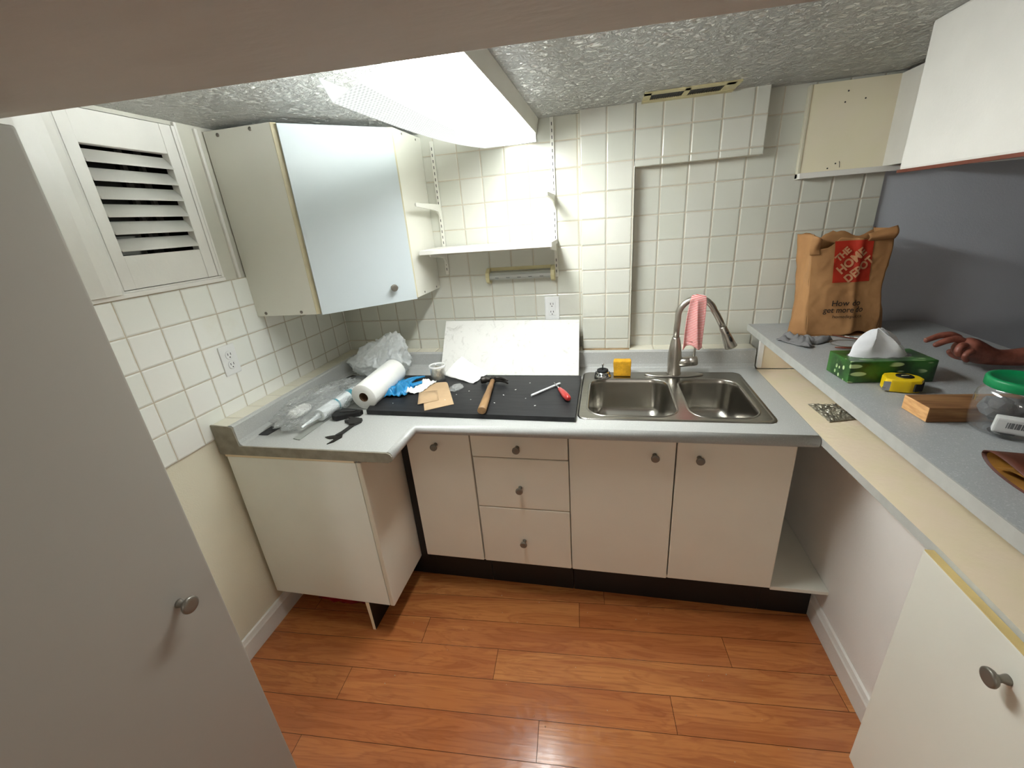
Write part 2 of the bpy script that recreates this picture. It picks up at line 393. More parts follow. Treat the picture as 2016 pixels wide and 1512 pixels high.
def sheet(bm, nu, nv, F, mi=0, mf=None):
    """grid of F(u, v) -> point, u and v in 0..1"""
    V = [[bm.verts.new(F(i/nu, j/nv)) for j in range(nv+1)] for i in range(nu+1)]
    for i in range(nu):
        for j in range(nv):
            f = bm.faces.new((V[i][j], V[i+1][j], V[i+1][j+1], V[i][j+1])); f.smooth = True
            f.material_index = mf((i+0.5)/nu, (j+0.5)/nv) if mf else mi
    return V
def knob(parent, base, d, r=0.0165):
    """a round dished cabinet knob standing off a door along d"""
    bm = B()
    lathe(bm, [(r*0.55, 0), (r*0.5, 0.004), (r*0.36, 0.010), (r*0.42, 0.016), (r*0.85, 0.021), (r, 0.025), (r*0.98, 0.029), (r*0.8, 0.0305), (r*0.4, 0.030), (0.0005, 0.0297)], 28, axis_mtx(base, d))
    return obj('knob', bm, 'knob', parent)
def text_mesh(body, size, weight=0.0):
    cu = bpy.data.curves.new('t', 'FONT'); cu.body = body; cu.size = size; cu.align_x = 'CENTER'; cu.align_y = 'CENTER'; cu.offset = weight
    ob = bpy.data.objects.new('t', cu); COL.objects.link(ob)
    dg = bpy.context.evaluated_depsgraph_get(); dg.update()
    me = bpy.data.meshes.new_from_object(ob.evaluated_get(dg)); bpy.data.objects.remove(ob, do_unlink=True)
    bm = B(); bm.from_mesh(me); bmesh.ops.triangulate(bm, faces=bm.faces[:]); return bm
def grow(o):
    """keeps a hanging thing's Empty at its own place"""
    return o
# ================================================================== THE SETTING
CZ = 2.0
# floor, ceiling
bm = B(); box(bm, (-0.1, -4.6, -0.05), (5.0, 0.1, 0.0)); struct('floor', bm, 'floor')
bm = B(); box(bm, (-0.1, -4.6, CZ), (5.0, 0.1, CZ+0.05)); struct('ceiling', bm, 'ceiling')

# left wall: paint below, tile band, window hole above
bm = B()
box(bm, (-0.12, -4.6, 0), (-0.006, 0.0, 0.9225), 0)
box(bm, (-0.12, -4.6, 0.9225), (0.0, 0.0, 1.472), 1)
box(bm, (-0.12, -0.70, 1.472), (-0.006, 0.0, CZ), 2)
box(bm, (-0.12, -4.6, 1.472), (-0.006, -1.075, CZ), 0)
box(bm, (-0.12, -1.075, 1.472), (-0.006, -0.70, 1.486), 2)
box(bm, (-0.12, -1.075, 1.988), (-0.006, -0.70, CZ), 2)
struct('wall_left', bm, ['paint_left', 'tile_left', 'paint_casing'])

# back wall: tiled to x = 2.487, painted blue-grey further right
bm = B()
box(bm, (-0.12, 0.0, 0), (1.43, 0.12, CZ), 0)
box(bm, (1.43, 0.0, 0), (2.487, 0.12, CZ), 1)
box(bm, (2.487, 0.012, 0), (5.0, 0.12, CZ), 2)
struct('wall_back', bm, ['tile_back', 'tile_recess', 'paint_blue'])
# boxed-in pipe chase: a tiled pier with a tiled box running right under the ceiling
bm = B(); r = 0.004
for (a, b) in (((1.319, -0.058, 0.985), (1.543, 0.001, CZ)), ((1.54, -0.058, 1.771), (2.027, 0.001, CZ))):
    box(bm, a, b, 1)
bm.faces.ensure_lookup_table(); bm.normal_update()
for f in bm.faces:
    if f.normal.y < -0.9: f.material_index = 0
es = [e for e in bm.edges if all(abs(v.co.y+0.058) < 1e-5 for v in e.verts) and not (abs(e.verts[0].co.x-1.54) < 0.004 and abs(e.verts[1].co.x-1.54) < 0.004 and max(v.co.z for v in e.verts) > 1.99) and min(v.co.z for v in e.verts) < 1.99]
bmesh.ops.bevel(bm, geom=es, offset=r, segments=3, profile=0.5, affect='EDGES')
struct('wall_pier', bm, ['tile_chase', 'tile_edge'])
# broken plaster where the pier meets the backsplash
bm = B(); box(bm, (1.322, -0.074, 0.976), (1.54, -0.002, 0.986), 0, 0.002); struct('trim_4', bm, ['grime'])

# tiled ledges behind the worktop
bm = B(); box(bm, (0.0, -0.955, 0.90), (0.078, -0.078, 0.9815), 0, 0.003); struct('trim_1', bm, ['ledge_left'])
bm = B(); box(bm, (0.0, -0.078, 0.90), (1.319, 0.0, 0.9815), 0, 0.003); struct('trim_2', bm, ['ledge_back'])
bm = B(); box(bm, (1.541, -0.078, 0.90), (2.095, 0.0, 0.984), 0, 0.003); struct('trim_3', bm, ['ledge_recess'])

# far walls of the room beyond the camera and the bar
bm = B(); box(bm, (-0.12, -4.72, 0), (5.0, -4.6, CZ)); struct('wall_front', bm, 'paint_half')
bm = B(); box(bm, (5.0, -4.72, 0), (5.12, 0.12, CZ)); struct('wall_right', bm, 'paint_blue')

# the dropped beam between camera and ceiling light (its far edge runs a little askew)
bm = B()
def ye(x): return -1.569 + 0.0732*x
prism(bm, [(-0.006, ye(0)), (3.4, ye(3.4)), (3.4, ye(3.4)-0.75), (-0.006, ye(0)-0.75)], 2, 1.80, CZ, bev=0.004)
struct('ceiling_beam', bm, 'paint_beam')
# plastered bulkhead over the bar
bm = B(); box(bm, (2.247, -2.7, 1.655), (2.60, -0.535, CZ), 0, 0.006); box(bm, (2.243, -2.7, 1.648), (2.262, -0.533, 1.656), 1)
struct('wall_bulkhead', bm, ['paint_white', 'copper'])

# baseboards
def baseboard(name, pts, n):
    """pts: two floor points; n: direction the board stands out from the wall"""
    bm = B(); a, b = Vector((*pts[0], 0)), Vector((*pts[1], 0)); n = Vector((*n, 0))
    prof = [(0, 0), (0.014, 0), (0.014, 0.075), (0.011, 0.082), (0.007, 0.098), (0.002, 0.102), (0, 0.102)]
    R1 = [bm.verts.new(a + n*p[0] + Vector((0, 0, p[1]))) for p in prof]; R2 = [bm.verts.new(b + n*p[0] + Vector((0, 0, p[1]))) for p in prof]
    k = len(prof)
    for i in range(k): bm.faces.new((R1[i], R2[i], R2[(i+1) % k], R1[(i+1) % k]))
    bm.faces.new(R1[::-1]); bm.faces.new(R2); return struct(name, bm, 'paint_white')
baseboard('baseboard_left', ((-0.006, -4.5), (-0.006, -0.02)), (1, 0))
baseboard('baseboard_right', ((2.262, -2.4), (2.262, -0.60)), (-1, 0))

# half wall carrying ledge and bar
bm = B()
box(bm, (2.262, -2.6, 0), (2.42, 0.0, 0.872), 0)
box(bm, (2.385, -2.6, 0.872), (2.42, 0.0, 1.045), 1)
box(bm, (2.10, -0.115, 0.901), (2.385, -0.0985, 1.045), 1)          # bare upright board at the back
box(bm, (2.095, -0.118, 0.905), (2.112, -0.098, 1.045), 0)
struct('wall_half', bm, ['paint_half', 'bare_board'])

# ================================================================== WINDOW with plantation shutter
bm = B()
box(bm, (-0.10, -1.075, 1.486), (-0.085, -0.70, 1.988), 0)
wz = struct('window_1', bm, ['window_glass'])
bm = B()
for y in (-0.985, -0.86, -0.80): box(bm, (-0.084, y-0.007, 1.49), (-0.070, y+0.007, 1.985))
box(bm, (-0.084, -1.07, 1.49), (-0.07, -0.71, 1.505)); obj('sash', bm, 'window_bar', wz)
bm = B()
# casing: rounded left architrave, sill, right reveal strip
prism(bm, [(-0.006, -1.19), (0.010, -1.19), (0.020, -1.165), (0.028, -1.13), (0.028, -1.105), (0.022, -1.082), (0.010, -1.0665), (-0.006, -1.066)], 2, 1.486, CZ-0.001)
box(bm, (-0.02, -1.2, 1.472), (0.012, -0.70, 1.486), 0, 0.003)
box(bm, (-0.02, -1.075, 1.486), (0.004, -0.705, 1.492), 0, 0.001)
box(bm, (-0.006, -0.708, 1.472), (0.006, -0.698, CZ-0.003), 0, 0.002)
box(bm, (-0.006, -0.63, 1.473), (0.004, -0.618, 1.99), 0, 0.002)
obj('casing', bm, 'paint_white', wz)
sh = thing('window_shutter', 'white louvred shutter panel set in the small high window on the left wall', 'shutter', (0.0, -0.89, 1.49))
bm = B()
Y0, Y1, ZA, ZB = -1.062, -0.712, 1.494, 1.984
box(bm, (-0.022, Y0, ZA), (0.006, -1.026, ZB), 0, 0.002)
box(bm, (-0.022, -0.764, ZA), (0.006, -0.724, ZB), 0, 0.002)
box(bm, (-0.022, -1.026, ZA), (0.005, -0.764, 1.592), 0, 0.002)
box(bm, (-0.022, -1.026, 1.895), (0.005, -0.764, ZB), 0, 0.002)
obj('frame', bm, 'paint_white', sh)
bm = B(); box(bm, (-0.02, -0.7225, ZA), (0.008, Y1+0.002, ZB), 0, 0.002); obj('hinge_strip', bm, 'paint_white', sh)
for i in range(6):
    zc = 1.8665 - i*0.0487
    bm = B(); prof = []
    for k in range(16):
        a = 2*PI*k/16; prof.append((0.0252*math.cos(a), 0.0040*math.sin(a)))
    ca, sa = math.cos(math.radians(50)), math.sin(math.radians(50))
    pr = [(x*ca - z*sa*(-1) - 0.006, -x*sa + z*ca + zc) for x, z in prof]
    V1 = [bm.verts.new((p[0], -1.025, p[1])) for p in pr]; V2 = [bm.verts.new((p[0], -0.765, p[1])) for p in pr]
    for k in range(16): bm.faces.new((V1[k], V2[k], V2[(k+1) % 16], V1[(k+1) % 16])).smooth = True
    bm.faces.new(V1[::-1]); bm.faces.new(V2); obj('louver', bm, 'paint_white', sh)

# ================================================================== CEILING LIGHT
cl = thing('ceiling_light', 'long fluorescent ceiling light whose ribbed clear cover has slipped and hangs down', 'ceiling light', (1.02, -0.63, 2.0))
bm = B()
box(bm, (0.915, -1.24, 1.968), (1.125, -0.004, 1.999), 0, 0.002)
prism(bm, [(1.120, 1.945), (1.131, 1.945), (1.142, 1.999), (1.120, 1.999)], 1, -1.24, -0.004)
box(bm, (0.90, -0.012, 1.914), (1.129, -0.004, 1.999), 0)
obj('housing', bm, 'white_metal', cl)
def lens(u, v):
    """u along the length (wall to room), v across: 0 right rim, then right fold, left fold, left rim"""
    y = -0.013 - 1.177*u; sag = 0.016*math.sin(PI*u)
    pts = [(1.125, 1.950+0.012*u), (1.128, 1.914+0.028*u), (0.898, 1.912 - 0.063*u - sag), (0.898-0.021*u, 1.955-0.063*u-sag*0.7)]
    k = v*3; i = min(2, int(k)); f = k-i
    a, b = pts[i], pts[i+1]; return Vector((a[0]+(b[0]-a[0])*f, y, a[1]+(b[1]-a[1])*f))
bm = B(); sheet(bm, 24, 12, lens)
for f in bm.faces: f.smooth = False
obj('diffuser', bm, 'lens', cl, auto=False, solid=0.002)
bm = B(); tube(bm, [(0.985, -0.16, 1.9535), (0.985, -1.17, 1.9535)], 0.0125, 16); obj('fluorescent_tube', bm, 'fluorescent_tube', cl)
bm = B(); tube(bm, [(1.065, -0.16, 1.9535), (1.065, -1.17, 1.9535)], 0.0125, 16); obj('fluorescent_tube', bm, 'fluorescent_tube', cl)
# unseen fill light behind the camera, added as a glowing hung globe
rl = thing('fill_globe', 'unseen glowing fill globe added in the adjoining room behind the viewer', 'fill light', (1.3, -3.45, 2.0))
bm = B(); lathe(bm, [(0.05, 1.985), (0.05, 2.0)], 32, Matrix.Translation((1.3, -3.45, 0))); obj('fill_canopy', bm, 'white_metal', rl)
bm = B(); tube(bm, [(1.3, -3.45, 1.70), (1.3, -3.45, 1.985)], 0.004, 8); obj('fill_cord', bm, 'dark', rl)
bm = B(); lathe(bm, [(0.002+0.16*math.sin(PI*k/16), 1.55-0.16*math.cos(PI*k/16)) for k in range(17)], 32, Matrix.Translation((1.3, -3.45, 0))); obj('glow_sphere', bm, 'fill_glow', rl)

# vent grille
vt = thing('vent_grille', 'cream metal air grille with two louvred slots where tiled box meets ceiling', 'vent', (1.72, -0.06, 2.0))
VQ = [(1.556, -0.040), (1.556, -0.082), (1.872, -0.082), (1.872, -0.040)]
bm = B()
def vb(a, b, m=0): box(bm, (a[0], a[1], a[2]), (b[0], b[1], b[2]), m)
VY0, VY1 = -0.205, -0.0585
vb((1.562, VY0, 1.994), (1.872, VY0+0.030, 1.9995)); vb((1.562, VY1-0.034, 1.992), (1.890, VY1, 1.9995))
vb((1.562, VY0, 1.994), (1.588, VY1, 1.9995)); vb((1.842, VY0, 1.994), (1.890, VY1, 1.9995)); vb((1.704, VY0, 1.994), (1.724, VY1, 1.9995))
obj('frame', bm, 'cream_plastic', vt)
bm = B(); vb((1.588, VY0+0.030, 1.9975), (1.842, VY1-0.034, 1.9992)); obj('backing', bm, 'black', vt)
bm = B()
for k in range(31): vb((1.590+k*0.0081, VY0+0.030, 1.9955), (1.5916+k*0.0081, VY1-0.034, 1.9975))
obj('slats', bm, 'dark', vt)

# ================================================================== OUTLETS
def outlet(label, c, n, right, kind):
    """c centre on the wall, n out of the wall, right along the wall"""
    n = Vector(n); rt = Vector(right); up = Vector((0, 0, 1))
    t = thing('wall_outlet', label, 'outlet', c, None)
    Mx = Matrix.Translation(c) @ Matrix((( rt.x, up.x, n.x, 0), (rt.y, up.y, n.y, 0), (rt.z, up.z, n.z, 0), (0, 0, 0, 1)))
    bm = B(); box(bm, (-0.036, -0.058, 0), (0.036, 0.058, 0.006), 0, 0.003, mtx=Mx); obj('cover_plate', bm, 'white_plastic', t)
    if kind == 'decora':
        bm = B(); box(bm, (-0.017, -0.034, 0.004), (0.017, 0.034, 0.0085), 0, 0.001, mtx=Mx); obj('receptacle', bm, 'white_plastic', t)
    for s in (-1, 1):
        bm2 = B()
        zc = s*0.0195
        if kind != 'decora':
            bm = B(); lathe(bm, [(0.0165, 0.004), (0.0165, 0.008), (0.015, 0.009)], 24, Mx @ Matrix.Translation((0, zc, 0))); obj('receptacle', bm, 'white_plastic', t)
        for dx in (-0.0065, 0.0065): box(bm2, (dx-0.0012, zc-0.001, 0.008), (dx+0.0012, zc+0.008, 0.0094), 0, mtx=Mx)
        lathe(bm2, [(0.0025, 0.008), (0.0025, 0.0094)], 10, Mx @ Matrix.Translation((0, zc-0.0085, 0)))
        obj('slots', bm2, 'black', t)
outlet('white duplex wall outlet on the left tiled wall below the window', (0.0, -0.790, 1.183), (1, 0, 0), (0, 1, 0), 'duplex')
outlet('white rectangular-faced wall outlet on the back wall above the leaning board', (1.168, 0.0, 1.181), (0, -1, 0), (1, 0, 0), 'decora')

# ================================================================== CORNER WALL CABINET
ZB0, ZT0 = 1.308, 1.985
wc = thing('corner_wall_cabinet', 'white diagonal corner wall cabinet hung in the left corner', 'wall cabinet', (0.3, -0.3, ZB0))
bm = B(); prism(bm, [(0.0, -0.592), (0.283, -0.592), (0.283, -0.574), (0.0, -0.574)], 2, ZB0, ZT0, bev=0.0012); obj('side_panel', bm, 'melamine', wc)
bm = B(); prism(bm, [(0.574, -0.001), (0.592, -0.001), (0.592, -0.283), (0.574, -0.283)], 2, ZB0, ZT0, bev=0.0012); obj('side_panel', bm, 'melamine', wc)
for z in (ZB0, ZT0-0.016):
    bm = B(); prism(bm, [(0.001, -0.001), (0.574, -0.001), (0.574, -0.283), (0.283, -0.574), (0.001, -0.574)], 2, z, z+0.016); obj('bottom_panel' if z < 1.5 else 'top_panel', bm, 'melamine', wc)
def diag(s, off):                                       # s metres along the diagonal, off metres out of it
    d = Vector((1, 1, 0)).normalized(); n = Vector((1, -1, 0)).normalized()
    return Vector((0.283, -0.592, 0)) + d*s + n*off
bm = B(); L_ = (Vector((0.592, -0.283, 0)) - Vector((0.283, -0.592, 0))).length
def dslab(bm, s0, s1, o0, o1, z0, z1, bev=0.0015):
    q = [diag(s0, o0), diag(s1, o0), diag(s1, o1), diag(s0, o1)]; prism(bm, [(v.x, v.y) for v in q], 2, z0, z1, bev=bev)
for a, b in ((0.0, 0.02), (L_-0.02, L_)):
    bm = B(); dslab(bm, a, b, -0.012, 0.003, ZB0+0.001, ZT0-0.001); obj('edge_strip', bm, 'melamine_edge', wc)
bm = B(); dslab(bm, 0.018, L_-0.012, 0.004, 0.021, ZB0-0.002, ZT0-0.006); dr = obj('door', bm, 'melamine_cool', wc)
k0 = diag(0, 0); kk = Vector((0.518, -0.372, 0)); sk = (kk-k0).dot(Vector((1, 1, 0)).normalized())
kp = diag(sk, 0.0205); knob(dr, (kp.x, kp.y, 1.372), (1, -1, 0), 0.015)
for x, z in ((0.06, ZT0-0.016), (0.20, ZT0-0.012), (0.045, ZB0+0.012), (0.215, ZB0+0.012)):
    bm = B(); lathe(bm, [(0.0065, 0), (0.0065, 0.0015), (0.003, 0.0022)], 14, axis_mtx((x, -0.592, z), (0, -1, 0))); obj('screw', bm, 'knob', wc)
for y, z in ((-0.20, ZT0-0.012), (-0.06, ZT0-0.014), (-0.20, ZB0+0.012), (-0.05, ZB0+0.012)):
    bm = B(); lathe(bm, [(0.0045, 0), (0.0045, 0.0015), (0.002, 0.0022)], 12, axis_mtx((0.592, y, z), (1, 0, 0))); obj('screw', bm, 'knob', wc)

# ================================================================== TALL CABINET (left foreground)
tc = thing('tall_cabinet', 'tall grey-white pantry cabinet filling the left foreground', 'tall cabinet', (0.3, -1.9, 0))
bm = B(); box(bm, (0.002, -2.28, 0.0), (0.598, -1.556, 1.775), 0, 0.002); obj('carcass', bm, 'melamine', tc)
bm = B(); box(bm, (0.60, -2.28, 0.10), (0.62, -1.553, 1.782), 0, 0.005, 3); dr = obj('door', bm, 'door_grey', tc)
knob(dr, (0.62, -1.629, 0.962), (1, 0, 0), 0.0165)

# ================================================================== FILLER FRAME over the bar
ff = thing('cabinet_filler', 'yellowed leftover cabinet back panel with white batten under the ceiling on the right', 'cabinet panel', (2.32, -0.02, 1.67))
bm = B(); box(bm, (2.178, -0.020, 1.690), (2.462, -0.001, 1.989), 0); obj('back_panel', bm, 'stain_panel', ff)
bm = B(); box(bm, (2.170, -0.024, 1.672), (2.178, -0.001, 1.989), 0, 0.001); obj('edge_strip', bm, 'tile_edge', ff)
bm = B(); box(bm, (2.170, -0.050, 1.670), (2.52, -0.001, 1.690), 0, 0.001); obj('batten', bm, 'paint_white', ff)
bm = B(); box(bm, (2.462, -0.50, 1.690), (2.48, -0.001, 1.989), 0, 0.001); obj('side_strip', bm, 'paint_white', ff)
for x, z in ((2.30, 1.955), (2.295, 1.92), (2.36, 1.925), (2.30, 1.715), (2.275, 1.70)):
    bm = B(); lathe(bm, [(0.0028, 0), (0.0028, 0.001)], 8, axis_mtx((x, -0.0200, z), (0, -1, 0))); obj('nail_hole', bm, 'dark', ff)
bm = B(); tube(bm, [(2.312, -0.0205, 1.722), (2.313, -0.024, 1.712), (2.316, -0.0205, 1.70)], 0.0009, 6)
obj('bent_nail', bm, 'dark', ff)

# ================================================================== WALL SHELF on slotted rails
def rail(x, z0, z1, label):
    t = thing('shelf_rail', label, 'shelf rail', (x, 0, z0), 'slotted shelf rails')
    bm = B(); box(bm, (x-0.008, -0.012, z0), (x+0.008, 0.0, z1), 0, 0.0012); obj('channel', bm, 'white_metal', t)
    bm = B(); z = z0+0.02
    while z < z1-0.02:
        box(bm, (x-0.0016, -0.0126, z), (x+0.0016, -0.0118, z+0.013)); z += 0.0255
    obj('slots', bm, 'black', t)
rail(0.645, 1.372, 1.965, 'left slotted white metal shelf rail beside the corner cabinet')
rail(1.198, 1.335, 1.999, 'right slotted white metal shelf rail near the tiled pier')
def bracket(x, z, ln, label, w=0.0035):
    t = tag(obj('shelf_bracket', br_mesh(x, z, ln, w), 'white_metal'), label, 'shelf bracket', 'white shelf brackets'); return t
def br_mesh(x, z, ln, w):
    bm = B(); prism(bm, [(-0.012, z), (-0.012-ln, z+0.002), (-0.015-ln, z-0.002), (-0.013-ln, z-0.012), (-0.07-ln*0.1, z-0.024), (-0.042, z-0.032), (-0.024, z-0.048), (-0.012, z-0.068)], 0, x-w, x+w, bev=0.0006); return bm
bracket(0.645, 1.700, 0.27, 'empty white shelf bracket jutting from the left rail')
bracket(1.198, 1.697, 0.25, 'empty white shelf bracket jutting from the right rail')
bracket(0.645, 1.4875, 0.19, 'white bracket under the left end of the wall shelf')
bracket(1.198, 1.4875, 0.19, 'white bracket under the right end of the wall shelf')
tag(one('wall_shelf', (0.614, -0.250, 1.4885), (1.208, -0.013, 1.5075), 'paint_white', bev=0.0015), 'narrow white wall shelf held by two slotted rails', 'shelf')

# cream-ended holder below the shelf
hb = thing('towel_holder', 'grey metal bar holder with cream end caps mounted under the wall shelf', 'holder', (1.02, -0.03, 1.35))
bm = B(); prism(bm, [(-0.004, 1.374), (-0.034, 1.370), (-0.046, 1.358), (-0.046, 1.344), (-0.036, 1.336), (-0.004, 1.338)], 0, 0.869, 1.172, bev=0.001); hbar = obj('bar', bm, 'grey_metal', hb)
for k in range(5):
    bm = B(); box(bm, (0.90+k*0.055, -0.0466, 1.3455), (0.918+k*0.055, -0.0458, 1.3475)); obj('slit', bm, 'dark', hbar)
for x, s in ((0.853, 1), (1.172, 1)):
    bm = B(); prism(bm, [(0, 1.392), (-0.022, 1.390), (-0.050, 1.372), (-0.054, 1.350), (-0.046, 1.328), (-0.02, 1.318), (0, 1.318)], 0, x, x+0.019, bev=0.003); obj('end_cap', bm, 'cream_plastic', hb)
bm = B(); box(bm, (0.87, -0.004, 1.376), (1.17, 0.0, 1.392)); obj('back_plate', bm, 'cream_plastic', hb)

# ================================================================== WORKTOP
ct = thing('worktop', 'grey speckled L-shaped laminate worktop with raised backsplash', 'countertop', (1.1, -0.5, 0.86))
CT0, CT1 = 0.862, 0.90
bm = B()
box(bm, (0.096, -0.953, CT0), (0.70, -0.7405, CT1), 0)
box(bm, (0.096, -0.7405, CT0), (1.335, -0.092, CT1), 0)
box(bm, (1.335, -0.7405, CT0), (1.997, -0.662, CT1), 0)
box(bm, (1.335, -0.178, CT0), (1.997, -0.092, CT1), 0)
box(bm, (1.997, -0.7405, CT0), (2.090, -0.092, CT1), 0)
# rolled front edge, mitred in the inner corner
def nose(path, n):
    prof = []
    for k in range(13):
        a = PI/2 - PI*k/12; prof.append((0.0185*max(0, math.cos(a))**0.8, (CT0+CT1)/2-0.001 + 0.020*math.sin(a)))
    prof = [(0.0, CT1)] + [(x, min(CT1, z)) for x, z in prof[1:]] + [(0.0, CT0-0.002)]
    rows = [[bm.verts.new((p[0]+d[0]*q[0], p[1]+d[1]*q[0], q[1])) for q in prof] for p, d in zip(path, n)]
    for a, b in zip(rows, rows[1:]):
        for i in range(len(prof)-1): bm.faces.new((a[i], a[i+1], b[i+1], b[i])).smooth = True
    for r_ in (rows[0], rows[-1]): bm.faces.new(r_).material_index = 1
nose([(0.70, -0.953), (0.70, -0.7405), (2.090, -0.7405)], [(1, 0), (1, -1), (0, -1)])
top = obj('top', bm, ['counter', 'cut_edge'], ct)
bm = B()
prism(bm, [(0.078, 0.9815), (0.092, 0.9815), (0.098, 0.976), (0.099, 0.92), (0.103, 0.906), (0.114, 0.9005), (0.078, 0.9005)], 1, -0.953, -0.10)
prism(bm, [(-0.078, 0.984), (-0.090, 0.984), (-0.097, 0.978), (-0.098, 0.92), (-0.102, 0.906), (-0.113, 0.9005), (-0.078, 0.9005)], 0, 0.10, 2.090)
obj('backsplash', bm, 'counter', ct)
bm = B(); prism(bm, [(0.002, 0.984), (0.076, 0.980), (0.094, 0.976), (0.1, 0.90), (0.70, 0.8985), (0.712, 0.893), (0.7175, 0.884), (0.716, 0.872), (0.70, 0.860), (0.002, 0.862)], 1, -0.9585, -0.953); obj('cut_end', bm, 'cut_edge', ct)
# thin bearer under the cut end
bm = B(); box(bm, (0.01, -0.949, 0.8465), (0.56, -0.925, 0.8615)); obj('bearer', bm, 'bare_board', ct)

# ================================================================== BASE UNITS
def slab(name, a, b, m, parent, bev=0.003): return one(name, a, b, m, parent, bev)
# left end unit: end panel, door facing right, black kick board
le = thing('base_cabinet', 'white base cabinet under the left end of the worktop with plain end panel', 'base cabinet', (0.3, -0.8, 0), 'base cabinets')
one('end_panel', (0.016, -0.948, 0.160), (0.5635, -0.930, 0.845), 'melamine_end', le, 0.001)
one('carcass_back', (0.010, -0.929, 0.160), (0.026, -0.10, 0.845), 'melamine_base', le)
one('bottom_panel', (0.026, -0.929, 0.160), (0.5635, -0.70, 0.178), 'melamine_base', le)
slab('door', (0.565, -0.948, 0.158), (0.584, -0.660, 0.846), 'melamine_base', le, 0.004)
bm = B(); prism(bm, [(0.452, 0.0), (0.466, 0.0), (0.466, 0.159), (0.448, 0.159), (0.452, 0.06)], 1, -0.948, -0.60, bev=0.001)
bm.faces.ensure_lookup_table(); bm.normal_update()
for f in bm.faces:
    if f.normal.y < -0.7: f.material_index = 1
obj('kick_board', bm, ['black', 'bare_board'], le)
bm = B(); box(bm, (0.57, -0.94, 0.847), (0.605, -0.90, 0.861)); obj('corner_block', bm, 'rust', le)

DZ0, DZ1, DY0, DY1 = 0.204, 0.850, -0.700, -0.682
def unit(label, x0, x1, loc):
    t = thing('base_cabinet', label, 'base cabinet', (loc, -0.4, 0), 'base cabinets')
    one('side_panel', (x0, -0.680, 0.19), (x0+0.014, -0.10, 0.858), 'melamine_base', t)
    one('side_panel', (x1-0.014, -0.680, 0.19), (x1, -0.10, 0.858), 'melamine_base', t)
    one('bottom_panel', (x0+0.014, -0.680, 0.19), (x1-0.014, -0.10, 0.206), 'melamine_base', t)
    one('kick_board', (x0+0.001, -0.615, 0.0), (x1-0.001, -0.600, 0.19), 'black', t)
    return t
u1 = unit('white single-door base cabinet in the inner corner left of the drawers', 0.630, 0.908, 0.77)
d = slab('door', (0.634, DY0, DZ0), (0.9065, DY1, DZ1), 'melamine_base', u1, 0.004); knob(d, (0.763, DY0, 0.788), (0, -1, 0), 0.0148)
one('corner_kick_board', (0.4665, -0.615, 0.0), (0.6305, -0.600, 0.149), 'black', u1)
one('corner_gap_dark', (0.588, -0.672, 0.15), (0.629, -0.655, 0.858), 'black', u1)  # black strip standing in for the shaded gap beside the corner door
u2 = unit('white base cabinet with three drawers', 0.909, 1.293, 1.10)
for z0, z1, kz, x0, x1 in ((0.740, DZ1, 0.789, 0.9105, 1.2925), (0.5015, 0.7365, 0.604, 0.913, 1.2935), (0.2045, 0.498, 0.335, 0.913, 1.2930)):
    dd = slab('drawer', (x0, DY0, z0), (x1, DY1, z1), 'melamine_base', u2, 0.004); knob(dd, (1.098, DY0, kz), (0, -1, 0), 0.0148)
u3 = unit('white two-door base cabinet under the sink', 1.294, 2.060, 1.68)
d = slab('door', (1.2965, DY0, DZ0), (1.6755, DY1, DZ1), 'melamine_base', u3, 0.004); knob(d, (1.604, DY0, 0.780), (0, -1, 0), 0.0148)
d = slab('door', (1.6795, DY0, DZ0+0.003), (2.0565, DY1, DZ1), 'melamine_base', u3, 0.004); knob(d, (1.754, DY0, 0.777), (0, -1, 0), 0.0148)
# the open bay right of the sink unit
ob = thing('open_bay', 'open dark bay with a bare white bottom shelf right of the sink cabinet', 'base cabinet', (2.16, -0.4, 0))
one('bottom_shelf', (2.0605, -0.690, 0.190), (2.261, -0.06, 0.206), 'melamine', ob, 0.001)
one('back_panel', (2.0605, -0.06, 0.19), (2.261, -0.045, 0.858), 'melamine', ob)
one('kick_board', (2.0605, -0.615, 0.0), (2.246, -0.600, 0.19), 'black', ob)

# right foreground cabinet under the ledge
rc = thing('base_cabinet', 'white cabinet door with yellow top edge in the right foreground under the bar', 'base cabinet', (2.18, -1.7, 0), 'base cabinets')
one('carcass', (2.116, -2.3, 0.150), (2.2615, -1.222, 0.868), 'melamine', rc)
d = slab('door', (2.096, -2.28, 0.150), (2.114, -1.217, 0.884), 'melamine', rc, 0.002)
one('edge_strip', (2.0965, -2.28, 0.8842), (2.1135, -1.219, 0.8865), 'yellow_strip', d)
knob(d, (2.096, -1.452, 0.822), (-1, 0, 0), 0.0165)
one('plinth', (2.150, -2.3, 0.0), (2.2475, -1.26, 0.150), 'melamine', rc)

# ================================================================== LEDGE and BAR TOP
bm = B()
prism(bm, [(2.0925, -0.119), (2.384, -0.119), (2.384, -2.6), (2.115, -2.6), (2.115, -1.23), (2.0925, -0.745)], 2, 0.874, 0.8985)
bm.faces.ensure_lookup_table(); bm.normal_update()
for f in bm.faces:
    if f.normal.x < -0.7: f.material_index = 1
tag(obj('ledge_board', bm, ['bare_board', 'lam_edge']), 'bare beige chipboard ledge running along the half wall below the bar top', 'ledge')
bt = thing('bar_top', 'raised grey speckled laminate bar top on the half wall', 'bar top', (2.4, -1.3, 1.047))
bm = B()
prism(bm, [(2.074, -0.001), (2.76, -0.001), (2.76, -2.6), (2.100, -2.6)], 2, 1.0475, 1.077)
obj('slab', bm, 'bar_top', bt)
bm = B(); prism(bm, [(2.070, -0.001), (2.0738, -0.001), (2.0998, -2.6), (2.096, -2.6)], 2, 1.0465, 1.0772); obj('edge_band', bm, 'lam_edge', bt)
